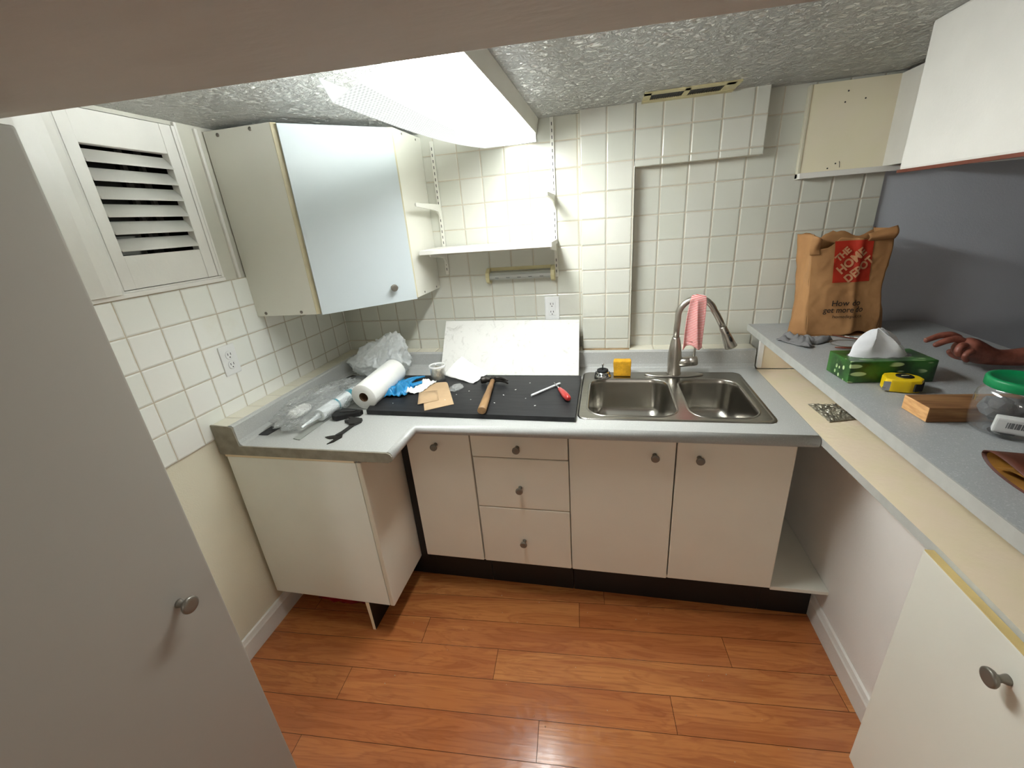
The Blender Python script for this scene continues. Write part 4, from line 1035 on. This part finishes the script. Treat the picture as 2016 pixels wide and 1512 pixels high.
# red bag under the left base unit
blob('red_bag', 'red_plastic', (0.235, -0.785, 0.070), (0.205, 0.085, 0.080), 'dark red plastic bag stuffed under the left base cabinet', 'plastic bag', 6.0, 0.3, 2.4, 4, 0.001)
rbag = bpy.data.objects['red_bag']
for v in rbag.data.vertices:
    v.co.z = min(v.co.z, 0.154); v.co.x = max(v.co.x, 0.016)
# ================================================================== THINGS ON THE BAR
BZ = 1.0772
# ---- brown paper shopping bag
pg = thing('paper_bag', 'brown paper shopping bag with red square logo standing on the bar against the back wall', 'paper bag', (2.33, -0.16, BZ))
def ztop(u):
    pts = [(0, 1.468), (0.06, 1.455), (0.10, 1.415), (0.2, 1.418), (0.28, 1.432), (0.36, 1.452), (0.5, 1.449), (0.66, 1.446), (0.74, 1.440), (0.82, 1.455), (0.9, 1.470), (1.0, 1.478)]
    for a, b in zip(pts, pts[1:]):
        if u <= b[0]: return a[1]+(b[1]-a[1])*(u-a[0])/(b[0]-a[0])
    return pts[-1][1]
def bagx(t, s):                                        # s 0..1 across the front, t 0..1 up
    xl = 2.222 - 0.036*t; xr = 2.470 - 0.014*t + 0.006*math.sin(t*9); return xl+(xr-xl)*s
def bagy(x, z):
    t = (z-BZ)/0.39; s = (x-bagx(t, 0))/(bagx(t, 1)-bagx(t, 0))
    y = -0.226 + 0.016*t + 0.020*max(0, s-0.62)**1.0*2 + 0.003*math.sin(s*8+t*4)
    y += 0.006*(abs(fn(x, z, 0, 11, 2))-0.2) + 0.0035*abs(fn(x, z, 0, 26, 7))
    y -= 0.006*math.exp(-((s-0.60)/0.05)**2)
    if t < 0.06: y += 0.0
    return y
bm = B()
def front(u, v):
    z1 = ztop(u); zb = BZ + 0.0008 + 0.018*math.exp(-((u-0.72)/0.16)**2); z = zb+(z1-zb)*v; t = (z-BZ)/0.39; x = bagx(t, u); return Vector((x, bagy(x, z), z))
sheet(bm, 60, 60, front)
def back(u, v):
    z1 = 1.455+0.012*math.sin(u*14)+0.014*(1 if 0.30 < u < 0.46 else 0); z = BZ+0.0008+(z1-BZ)*v; t = v
    return Vector((bagx(t, u)+0.004, -0.105+0.03*t+0.006*fn(u*3, v*3, 0, 2, 5), z))
sheet(bm, 20, 24, back)
def side(sx, u, v):                                     # gusset, pinched inwards towards the top
    z1 = ztop(sx)-0.004; z = BZ+0.0008+(z1-BZ)*v; t = (z-BZ)/0.39
    x0 = bagx(t, sx); yf = bagy(x0, z); yb = -0.105+0.03*v
    pin = math.sin(PI*u)*(-0.045*max(0.0, 1-t)**1.3+0.030*t)*(1 if sx == 0 else -1)
    return Vector((x0+pin+0.004*fn(u*3, v*5, sx, 2, 3), yf+(yb-yf)*u, z))
sheet(bm, 14, 30, lambda u, v: side(0, u, v)); sheet(bm, 14, 30, lambda u, v: side(1, u, v))
box(bm, (2.224, -0.222, BZ), (2.468, -0.108, BZ+0.0015))
bmesh.ops.remove_doubles(bm, verts=bm.verts[:], dist=0.0006)
obj('paper', bm, 'brown_paper', pg, auto=False, solid=0.0008)
# folded-out upper left corner
bm = B(); sheet(bm, 12, 16, lambda u, v: Vector((2.186+0.036*u-0.004*math.sin(v*3), -0.214-0.020*math.sin(PI*u)*v - 0.004, 1.395+0.072*v*(1-0.25*u)))); obj('folded_corner', bm, 'brown_paper', pg, auto=False, solid=0.0008)
bm = B(); sheet(bm, 12, 10, lambda u, v: Vector((2.372+0.083*u, -0.205-0.016*math.sin(PI*v)-0.01*u, 1.432+0.046*v*(0.6+0.4*u)+0.006*u))); obj('folded_corner', bm, 'brown_paper', pg, auto=False, solid=0.0008)
LC = Vector((2.333, 0, 1.3635))
bm = B(); sheet(bm, 30, 30, lambda u, v: (lambda x, z: Vector((x, bagy(x, z)-0.0030, z)))(2.266+0.128*u+0.012*(1-v), 1.288+0.152*v)); lg = obj('printed_logo', bm, 'bag_red', pg, auto=False)
def place_text(body, size, cx, cz, ang, offs, weight=0.0, stretch=1.0):
    tb = text_mesh(body, size, weight)
    bmesh.ops.subdivide_edges(tb, edges=[e for e in tb.edges if e.calc_length() > size*0.25], cuts=2)
    ca, sa = math.cos(ang), math.sin(ang)
    for v in tb.verts:
        x, z = v.co.x*stretch, v.co.y; X, Z = cx+x*ca-z*sa, cz+x*sa+z*ca
        v.co = Vector((X, bagy(X, Z)-offs, Z))
    return tb
lb = B()
def add_bm(dst, src):
    me = bpy.data.meshes.new('tmp'); src.to_mesh(me); src.free(); dst.from_mesh(me); bpy.data.meshes.remove(me)
for body, sz, dx, dz in (('THE', 0.034, -0.036, 0.030), ('HOME', 0.044, -0.004, 0.004), ('DEPOT', 0.040, 0.026, -0.028)):
    add_bm(lb, place_text(body, sz, LC.x+dx+0.002, LC.z+dz-0.002, math.radians(45), 0.0056, 0.0016, 0.86))
obj('logo_lettering', lb, 'logo_tan', pg, auto=False)
lb = B()
add_bm(lb, place_text('How do', 0.031, 2.340, 1.2075, 0.0, 0.0042, 0.0002, 0.98))
add_bm(lb, place_text('get more do', 0.031, 2.336, 1.1815, 0.0, 0.0042, 0.0002, 0.88))
add_bm(lb, place_text('homedepot.ca', 0.018, 2.352, 1.1560, 0.0, 0.0042, 0.0, 1.0))
obj('printed_slogan', lb, 'bag_black', pg, auto=False)

# ---- grey work gloves / rag
def rag(name, pts, label, seed, h=0.03):
    bm = B()
    def F(u, v):
        p = Vector((*pts[0], 0))*(1-u)*(1-v)+Vector((*pts[1], 0))*u*(1-v)+Vector((*pts[2], 0))*u*v+Vector((*pts[3], 0))*(1-u)*v
        n_ = abs(fn(p.x, p.y, seed, 16, seed)) + 0.4*abs(fn(p.x, p.y, seed, 40, seed+3)); e_ = min(1, 5*min(u, 1-u, v, 1-v)+0.15)
        return Vector((p.x+0.008*fn(u*3, v*3, seed), p.y+0.008*fn(v*3, u*3, seed+1), BZ+0.0016+h*2.2*n_*e_))
    sheet(bm, 30, 20, F); return obj(name, bm, 'grey_cloth', solid=0.002, auto=False)
gr = thing('work_gloves', 'rumpled grey work gloves lying on the bar in front of the brown bag', 'gloves', (2.17, -0.3, BZ))
for i, p in enumerate((((2.098, -0.275), (2.165, -0.395), (2.195, -0.365), (2.150, -0.215)), ((2.155, -0.270), (2.215, -0.345), (2.285, -0.300), (2.215, -0.235)))):
    o = rag('glove', p, '', 2.0+i*3, 0.032-0.012*i); o.parent = gr; o.location = -gr.location

# ---- thin things behind the tissue box
bm = B(); tube(bm, [(2.312, -0.216, BZ+0.004), (2.350, -0.262, BZ+0.004), (2.405, -0.312, BZ+0.004), (2.45, -0.352, BZ+0.004)], 0.004, 8, flat=0.5)
for k in range(4):
    f = 0.25+k*0.16; p = Vector((2.312, -0.216, BZ+0.0062)).lerp(Vector((2.45, -0.352, BZ+0.0062)), f); q = p + Vector((0.011, -0.0108, 0)); tube(bm, [p, q], 0.0022, 6, mi=1)
tag(obj('slotted_strip', bm, ['copper', 'white_metal']), 'thin brown strip with white dashes lying behind the tissue box', 'strip')
bm = B(); lp = [(2.318+0.055*math.cos(a), -0.335+0.045*math.sin(a), BZ+0.0025) for a in [math.radians(20+k*14) for k in range(20)]]; tube(bm, lp, 0.0013, 6)
tag(obj('wire_loop', bm, 'wire'), 'thin pale wire loop on the bar between gloves and tissue box', 'wire')
bm = B(); tube(bm, [(2.250, -0.395, BZ+0.006), (2.275, -0.405, BZ+0.007), (2.325, -0.410, BZ+0.006)], [0.003, 0.006, 0.004], 8, flat=0.6); tag(obj('red_pencil', bm, 'copper'), 'short reddish-brown stick just behind the tissue box', 'stick')

# ---- tissue box
def leaf_mat():
    m, t, p = new('tissue_box_print'); v = coords(t)
    mp = nd(t, 'ShaderNodeMapping'); mp.inputs['Rotation'].default_value = (0.15, 0.1, 0.75); mp.inputs['Scale'].default_value = (13, 62, 45); t.links.new(v, mp.inputs[0])
    vo = nd(t, 'ShaderNodeTexVoronoi'); t.links.new(mp.outputs[0], vo.inputs['Vector']); vo.inputs['Scale'].default_value = 1.0; vo.inputs['Randomness'].default_value = 0.6
    k = smooth(t, vo.outputs['Distance'], 0.34, 0.28)
    k = mth(t, 'SUBTRACT', 1.0, smooth(t, vo.outputs['Distance'], 0.26, 0.32))
    big = smooth(t, nz(t, v, 9, 2), 0.42, 0.52)
    g = mixc(t, smooth(t, nz(t, v, 14, 4), 0.35, 0.65), lin((58, 112, 46)), lin((26, 50, 24)))
    c = mixc(t, mth(t, 'MULTIPLY', mth(t, 'MULTIPLY', k, big), 0.85), g, lin((196, 220, 160)))
    t.links.new(c, p.inputs['Base Color']); p.inputs['Roughness'].default_value = 0.3; return m
M['leafy'] = leaf_mat()
tb = thing('tissue_box', 'green leaf-patterned tissue box on the bar', 'tissue box', (2.24, -0.675, BZ))
Mb = Matrix.Translation((2.2415, -0.6745, BZ+0.001)) @ Matrix.Rotation(math.radians(3.5), 4, 'Z')
bm = B(); box(bm, (-0.112, -0.058, 0), (0.112, 0.058, 0.066), 0, 0.003, mtx=Mb); obj('carton', bm, 'leafy', tb)
bm = B(); lathe(bm, [(1, 0), (1, 0.0008)], 32, Mb @ Matrix.Translation((-0.008, 0, 0.066)) @ Matrix.Diagonal((0.085, 0.036, 1, 1))); obj('opening_film', bm, 'clear_film', tb)
bm = B()
def tis(u, v):
    a = u*2*PI; r = (1-v)
    x = -0.012 + 0.078*math.cos(a)*r**0.9; y = 0.030*math.sin(a)*r
    z = 0.067 + 0.082*(1-r**1.25) + 0.004*fn(math.cos(a)*2, math.sin(a)*2, v*3, 1.5, 4)
    x += 0.012*math.sin(5*a+3*v)*r*(1-r)*3; y += 0.020*math.sin(4*a+1+2*v)*r*(1-r)*2.4; z += 0.010*abs(math.sin(3.5*a+4*v))*r*(1-r)*2
    if v > 0.55: x += 0.018*(v-0.55)*math.sin(a)
    return Mb @ Vector((x-0.010*(v), y, z))
sheet(bm, 60, 24, tis)
sheet(bm, 12, 12, lambda u, v: Mb @ Vector((0.004+0.052*u+0.006*math.sin(v*4), 0.012-0.014*v+0.006*math.sin(u*6), 0.068+(0.062-0.045*u)*v+0.004*math.sin(u*9))))
obj('tissue', bm, 'tissue', tb, auto=False)

# ---- tape measure
tm = thing('tape_measure', 'yellow tape measure with black round badge leaning by the tissue box', 'tape measure', (2.25, -0.79, BZ))
Mt = Matrix.Translation((2.247, -0.778, BZ+0.001)) @ Matrix.Rotation(math.radians(-18), 4, 'Z')
bm = B(); prism(bm, [(-0.042, -0.030), (-0.030, -0.038), (0.012, -0.036), (0.036, -0.026), (0.045, -0.004), (0.038, 0.020), (0.018, 0.034), (-0.018, 0.034), (-0.038, 0.022), (-0.045, 0.004)], 2, 0, 0.036, bev=0.005)
bmesh.ops.transform(bm, matrix=Mt, verts=bm.verts[:]); obj('case', bm, 'yellow', tm)
bm = B(); lathe(bm, [(0.020, 0.0355), (0.020, 0.0375), (0.018, 0.0382), (0.001, 0.0382)], 30, Mt @ Matrix.Translation((0.004, 0.004, 0))); bd = obj('badge', bm, 'black', tm)
bm = B(); box(bm, (-0.010, -0.002, 0.0381), (0.012, 0.0005, 0.0386), 0, mtx=Mt @ Matrix.Translation((0.004, 0.004, 0)) @ Matrix.Rotation(0.5, 4, 'Z')); box(bm, (-0.006, 0.003, 0.0381), (0.010, 0.005, 0.0386), 0, mtx=Mt @ Matrix.Translation((0.004, 0.002, 0)) @ Matrix.Rotation(0.5, 4, 'Z')); obj('badge_print', bm, 'cream_plastic', bd)
bm = B(); prism(bm, [(0.022, -0.0365), (0.042, -0.022), (0.0475, -0.002), (0.041, 0.004), (0.030, -0.016), (0.018, -0.030)], 2, 0.004, 0.027, bev=0.003); bmesh.ops.transform(bm, matrix=Mt, verts=bm.verts[:]); obj('grip', bm, 'rubber', tm)
bm = B(); box(bm, (-0.046, -0.037, 0.003), (-0.026, -0.0355, 0.030), 0, mtx=Mt @ Matrix.Rotation(0.0, 4, 'Z')); box(bm, (-0.046, -0.040, 0.004), (-0.040, -0.030, 0.012), 0, 0.001, mtx=Mt); obj('hook', bm, 'chrome', tm)

# ---- wooden block
bm = B(); Mw = Matrix.Translation((2.180, -0.952, BZ+0.0005)) @ Matrix.Rotation(math.radians(3), 4, 'Z'); box(bm, (0, -0.042, 0), (0.24, 0.042, 0.038), 0, 0.003, mtx=Mw)
bm.faces.ensure_lookup_table(); bm.normal_update()
for f in bm.faces:
    if f.normal.x < -0.8: f.material_index = 1
tag(obj('wood_block', bm, ['block_side', 'block_end']), 'offcut of brown lumber lying on the bar next to the green-lidded jar', 'wood block')

# ---- jar with green lid
jr = thing('plastic_jar', 'clear plastic jar with green screw lid holding small hardware packets', 'jar', (2.318, -1.02, BZ))
Mj = Matrix.Translation((2.318, -1.022, BZ+0.0008))
bm = B(); lathe(bm, [(0.045, 0), (0.058, 0.002), (0.064, 0.008), (0.065, 0.02), (0.065, 0.075), (0.062, 0.090), (0.054, 0.100), (0.051, 0.106), (0.051, 0.118)], 48, Mj, caps=False); lathe(bm, [(0.001, 0.004), (0.045, 0.003), (0.056, 0.006)], 40, Mj, caps=False); obj('body', bm, 'clear_jar', jr, auto=False)
bm = B(); pf = [(0.0555, 0.104), (0.0575, 0.105), (0.0580, 0.121), (0.0560, 0.125), (0.050, 0.1262), (0.048, 0.1245), (0.001, 0.1245)]; lathe(bm, pf, 96, Mj, caps=False)
for i, v in enumerate(bm.verts):
    r = math.hypot(v.co.x-2.318, v.co.y+1.022)
    if r > 0.056 and v.co.z < BZ+0.1225: 
        if (i % 2): v.co.x += (2.318-v.co.x)*0.012; v.co.y += (-1.022-v.co.y)*0.012
obj('lid', bm, 'lid_green', jr, auto=False)
Mc = Matrix.Translation((2.297, -1.062, BZ+0.012)) @ Matrix.Rotation(math.radians(-28), 4, 'Z') @ Matrix.Rotation(math.radians(14), 4, 'X')
bm = B(); box(bm, (-0.030, -0.006, 0.0), (0.030, 0.010, 0.040), 0, 0.004, mtx=Mc); pk = obj('white_packet', bm, 'cream_plastic', jr); pk['label'] = 'white plastic blister packet with barcode'; pk.data.materials[0] = M['white_plastic']
bm = B()
for k in range(9): box(bm, (-0.012+k*0.0032, -0.0066, 0.016), (-0.0104+k*0.0032+0.0008*(k % 3), -0.0060, 0.031), 0, mtx=Mc)
obj('barcode', bm, 'grey_ink', pk)
bm = B()
for k, (dx, dy, dz, s) in enumerate(((0.022, 0.012, 0.045, 0.026), (-0.018, 0.02, 0.04, 0.027), (0.03, -0.018, 0.03, 0.022), (0.0, 0.03, 0.025, 0.022), (-0.03, -0.008, 0.062, 0.018))):
    q = bmesh.ops.create_icosphere(bm, subdivisions=2, radius=1)
    for v in q['verts']: v.co = v.co*(1+0.4*fn(*v.co, 1.6, k*3)); v.co = Vector((2.318+dx+v.co.x*s, -1.022+dy+v.co.y*s, BZ+0.006+dz+v.co.z*s*0.9))
for v in bm.verts:
    d_ = Vector((v.co.x-2.318, v.co.y+1.022)); 
    if d_.length > 0.058: d_ = d_.normalized()*0.058; v.co.x, v.co.y = 2.318+d_.x, -1.022+d_.y
    v.co.z = max(BZ+0.008, min(v.co.z, BZ+0.098))
obj('hardware_packets', bm, 'grey_ink', jr)
bm = B(); lathe(bm, [(0.001, 0), (0.02, 0.001), (0.022, 0.003), (0.001, 0.004)], 20, Mj @ Matrix.Translation((-0.030, -0.030, 0.007))); obj('dark_washer', bm, 'black', jr)

# ---- leather pouch at the frame edge
lp_ = thing('leather_pouch', 'brown leather pouch with tan lining lying open at the near end of the bar', 'pouch', (2.25, -1.26, BZ))
def pouch(r, u, v):
    a = u*2*PI; cy, cz = -1.256, BZ+0.0205
    yy = (0.088*r)*math.cos(a); zz = 0.0185*r*math.sin(a)*(1-0.35*math.cos(a)*-1)
    zz = max(zz, -0.0192)
    return Vector((2.163+0.20*v + 0.010*math.cos(a)*(1-v) - 0.004*math.sin(a), cy+yy-0.03*v, cz+zz))
bm = B(); sheet(bm, 48, 12, lambda u, v: pouch(1.0, u, v)); obj('outer_leather', bm, 'lanyard_leather', lp_, auto=False, solid=0.0016)
bm = B(); sheet(bm, 48, 12, lambda u, v: pouch(0.93, u, v*0.9+0.02)); obj('lining', bm, 'leather_tan', lp_, auto=False)
bm = B(); sheet(bm, 24, 4, lambda u, v: Vector((2.172+0.15*v, -1.325+0.12*u, BZ+0.010+0.014*math.sin(PI*u)*(1-v*0.5)))); obj('inner_flap', bm, 'leather_tan', lp_, auto=False)

# ---- foil packet on the ledge
def foilF(u, v):
    c = [(2.150, -0.504), (2.238, -0.508), (2.252, -0.618), (2.158, -0.646)]
    x = (c[0][0]*(1-u)+c[1][0]*u)*(1-v)+(c[3][0]*(1-u)+c[2][0]*u)*v; y = (c[0][1]*(1-u)+c[1][1]*u)*(1-v)+(c[3][1]*(1-u)+c[2][1]*u)*v
    e_ = min(1, 8*min(u, 1-u, v, 1-v)+0.15); return Vector((x, y, 0.9005+0.010*e_*(0.35+abs(fn(u*6, v*6, 0, 1.6, 3))+0.4*abs(fn(u*14, v*14, 0, 1.6, 8)))))
bm = B(); sheet(bm, 60, 50, foilF)
tag(obj('foil_packet', bm, 'foil', solid=0.003, auto=False), 'crinkled silver foil packet lying on the bare ledge under the bar', 'foil packet')

# ================================================================== PERSON (only hand and forearm reach into the picture)
def skin(name, nodes, edges, root, m, parent=None, sub=2):
    me = bpy.data.meshes.new(name); keys = list(nodes); ix = {k: i for i, k in enumerate(keys)}
    me.from_pydata([nodes[k][0] for k in keys], [(ix[a], ix[b]) for a, b in edges], []); me.materials.append(M[m])
    o = bpy.data.objects.new(name, me); COL.objects.link(o)
    md = o.modifiers.new('skin', 'SKIN'); md.use_smooth_shade = True
    sv = me.skin_vertices[0].data if me.skin_vertices else None
    if sv is None:
        bm = B(); bm.from_mesh(me); bm.verts.layers.skin.verify(); bm.to_mesh(me); bm.free(); sv = me.skin_vertices[0].data
    for k in keys:
        r = nodes[k][1]; sv[ix[k]].radius = (r, r) if not isinstance(r, tuple) else r
        sv[ix[k]].use_root = (k == root)
    s = o.modifiers.new('subdivision', 'SUBSURF'); s.levels = sub; s.render_levels = sub
    if parent is not None: o.parent = parent; o.location = -Vector(parent.location)
    return o
pn = thing('person', 'person behind the bar reaching a bare hand over the tissue box', 'person', (3.05, -0.42, 0.0))
N = {
 'pel': ((3.08, -0.42, 0.95), 0.13), 'waist': ((3.07, -0.42, 1.10), 0.12), 'chest': ((3.06, -0.42, 1.28), 0.14), 'neck0': ((3.06, -0.42, 1.44), 0.06), 'neck': ((3.04, -0.42, 1.50), 0.052),
 'jaw': ((3.015, -0.42, 1.555), 0.066), 'head': ((3.03, -0.42, 1.625), 0.085), 'crown': ((3.04, -0.42, 1.69), 0.062),
 'shL': ((3.05, -0.60, 1.385), 0.06), 'uaL': ((2.99, -0.625, 1.25), 0.047), 'elL': ((2.905, -0.62, 1.135), 0.043), 'faL': ((2.80, -0.605, 1.124), 0.042), 'fa2': ((2.70, -0.600, 1.116), 0.035), 'fa3': ((2.625, -0.600, 1.109), 0.027), 'wr': ((2.578, -0.600, 1.108), (0.024, 0.028)),
 'pm1': ((2.535, -0.602, 1.122), (0.034, 0.038)), 'pm2': ((2.500, -0.604, 1.140), (0.037, 0.040)), 'kn': ((2.475, -0.605, 1.158), (0.027, 0.034)),
 'shR': ((3.05, -0.24, 1.385), 0.06), 'uaR': ((3.07, -0.20, 1.22), 0.047), 'elR': ((3.09, -0.19, 1.08), 0.042), 'frR': ((3.05, -0.20, 0.95), 0.036), 'wrR': ((3.01, -0.21, 0.84), 0.026), 'paR': ((2.995, -0.215, 0.77), 0.032), 'fiR': ((2.985, -0.22, 0.69), 0.016),
 'hpL': ((3.08, -0.52, 0.88), 0.10), 'kneL': ((3.06, -0.53, 0.48), 0.062), 'anL': ((3.09, -0.53, 0.09), 0.042), 'toL': ((2.96, -0.53, 0.045), 0.038),
 'hpR': ((3.08, -0.32, 0.88), 0.10), 'kneR': ((3.06, -0.31, 0.48), 0.062), 'anR': ((3.09, -0.31, 0.09), 0.042), 'toR': ((2.96, -0.31, 0.045), 0.038)}
Eg = [('pel', 'waist'), ('waist', 'chest'), ('chest', 'neck0'), ('neck0', 'neck'), ('neck', 'jaw'), ('jaw', 'head'), ('head', 'crown'),
 ('chest', 'shL'), ('shL', 'uaL'), ('uaL', 'elL'), ('elL', 'faL'), ('faL', 'fa2'), ('fa2', 'fa3'), ('fa3', 'wr'), ('wr', 'pm1'), ('pm1', 'pm2'), ('pm2', 'kn'),
 ('chest', 'shR'), ('shR', 'uaR'), ('uaR', 'elR'), ('elR', 'frR'), ('frR', 'wrR'), ('wrR', 'paR'), ('paR', 'fiR'),
 ('pel', 'hpL'), ('hpL', 'kneL'), ('kneL', 'anL'), ('anL', 'toL'), ('pel', 'hpR'), ('hpR', 'kneR'), ('kneR', 'anR'), ('anR', 'toR')]
body = skin('body', N, Eg, 'pel', 'skin', pn)
# fingers: rooted inside the palm, each its own chain of joints
FG = {'finger_index': [(2.492, -0.584, 1.163, .0118), (2.464, -0.583, 1.179, .0110), (2.434, -0.586, 1.177, .0100), (2.410, -0.589, 1.168, .0090), (2.393, -0.591, 1.160, .0074)],
 'finger_middle': [(2.490, -0.601, 1.160, .0120), (2.464, -0.603, 1.172, .0112), (2.438, -0.606, 1.165, .0102), (2.420, -0.608, 1.156, .0092), (2.408, -0.609, 1.150, .0074)],
 'finger_ring': [(2.486, -0.620, 1.155, .0118), (2.466, -0.628, 1.158, .0110), (2.455, -0.634, 1.144, .0100), (2.462, -0.635, 1.129, .0090), (2.473, -0.633, 1.124, .0076)],
 'finger_little': [(2.498, -0.632, 1.141, .0108), (2.482, -0.640, 1.142, .0098), (2.470, -0.643, 1.128, .0088), (2.478, -0.642, 1.115, .0078), (2.488, -0.640, 1.111, .0066)],
 'thumb': [(2.540, -0.586, 1.112, .0165), (2.514, -0.576, 1.104, .0142), (2.496, -0.570, 1.108, .0120), (2.484, -0.570, 1.118, .0100), (2.478, -0.572, 1.126, .0080)]}
for nm, ch in FG.items():
    nodes = {i: (p[:3], p[3]) for i, p in enumerate(ch)}; skin(nm, nodes, [(i, i+1) for i in range(len(ch)-1)], 0, 'skin', pn)
bm = B(); r_ = bmesh.ops.create_uvsphere(bm, u_segments=12, v_segments=8, radius=1); bmesh.ops.transform(bm, matrix=Matrix.Translation((2.396, -0.591, 1.1680)) @ Matrix.Rotation(0.5, 4, 'Y') @ Matrix.Diagonal((0.0055, 0.0045, 0.0012, 1)), verts=r_['verts']); obj('fingernail', bm, 'nail', pn, smooth_all=True)
# clothes and hair
S = {'a': ((3.08, -0.42, 0.93), 0.155), 'b': ((3.07, -0.42, 1.10), 0.145), 'c': ((3.06, -0.42, 1.29), 0.162), 'd': ((3.06, -0.42, 1.41), 0.085), 'l': ((3.05, -0.60, 1.385), 0.075), 'l2': ((2.995, -0.625, 1.27), 0.066), 'r': ((3.05, -0.24, 1.385), 0.075), 'r2': ((3.07, -0.205, 1.25), 0.066)}
skin('shirt', S, [('a', 'b'), ('b', 'c'), ('c', 'd'), ('c', 'l'), ('l', 'l2'), ('c', 'r'), ('r', 'r2')], 'a', 'shirt', pn)
T_ = {'a': ((3.08, -0.42, 0.94), 0.150), 'l': ((3.08, -0.52, 0.86), 0.115), 'l2': ((3.06, -0.53, 0.48), 0.080), 'l3': ((3.09, -0.53, 0.10), 0.066), 'r': ((3.08, -0.32, 0.86), 0.115), 'r2': ((3.06, -0.31, 0.48), 0.080), 'r3': ((3.09, -0.31, 0.10), 0.066)}
skin('trousers', T_, [('a', 'l'), ('l', 'l2'), ('l2', 'l3'), ('a', 'r'), ('r', 'r2'), ('r2', 'r3')], 'a', 'dark', pn)
bm = B(); r_ = bmesh.ops.create_uvsphere(bm, u_segments=24, v_segments=16, radius=1)
bmesh.ops.delete(bm, geom=[v for v in bm.verts if v.co.z < -0.25 or (v.co.x < -0.45 and v.co.z < 0.45)], context='VERTS')
bmesh.ops.transform(bm, matrix=Matrix.Translation((3.045, -0.42, 1.655)) @ Matrix.Diagonal((0.108, 0.094, 0.100, 1)), verts=bm.verts[:]); obj('hair', bm, 'hair', pn, smooth_all=True, auto=False, solid=0.006)
bm = B()
for s in (-1, 1):
    r_ = bmesh.ops.create_uvsphere(bm, u_segments=12, v_segments=8, radius=0.011); bmesh.ops.transform(bm, matrix=Matrix.Translation((2.952, -0.42+s*0.031, 1.628)), verts=r_['verts'])
obj('eyes', bm, 'white_plastic', pn, smooth_all=True)
bm = B(); tube(bm, [(2.952, -0.42, 1.63), (2.936, -0.42, 1.608), (2.928, -0.42, 1.592), (2.945, -0.42, 1.586)], [0.007, 0.010, 0.014, 0.010], 10); tube(bm, [(2.951, -0.442, 1.556), (2.944, -0.42, 1.557), (2.951, -0.398, 1.556)], [0.003, 0.006, 0.003], 8)
for s in (-1, 1): tube(bm, [(3.03, -0.42+s*0.083, 1.64), (3.035, -0.42+s*0.094, 1.625), (3.028, -0.42+s*0.086, 1.60)], [0.008, 0.011, 0.006], 8, flat=0.6)
obj('face_features', bm, 'skin', pn, smooth_all=True)
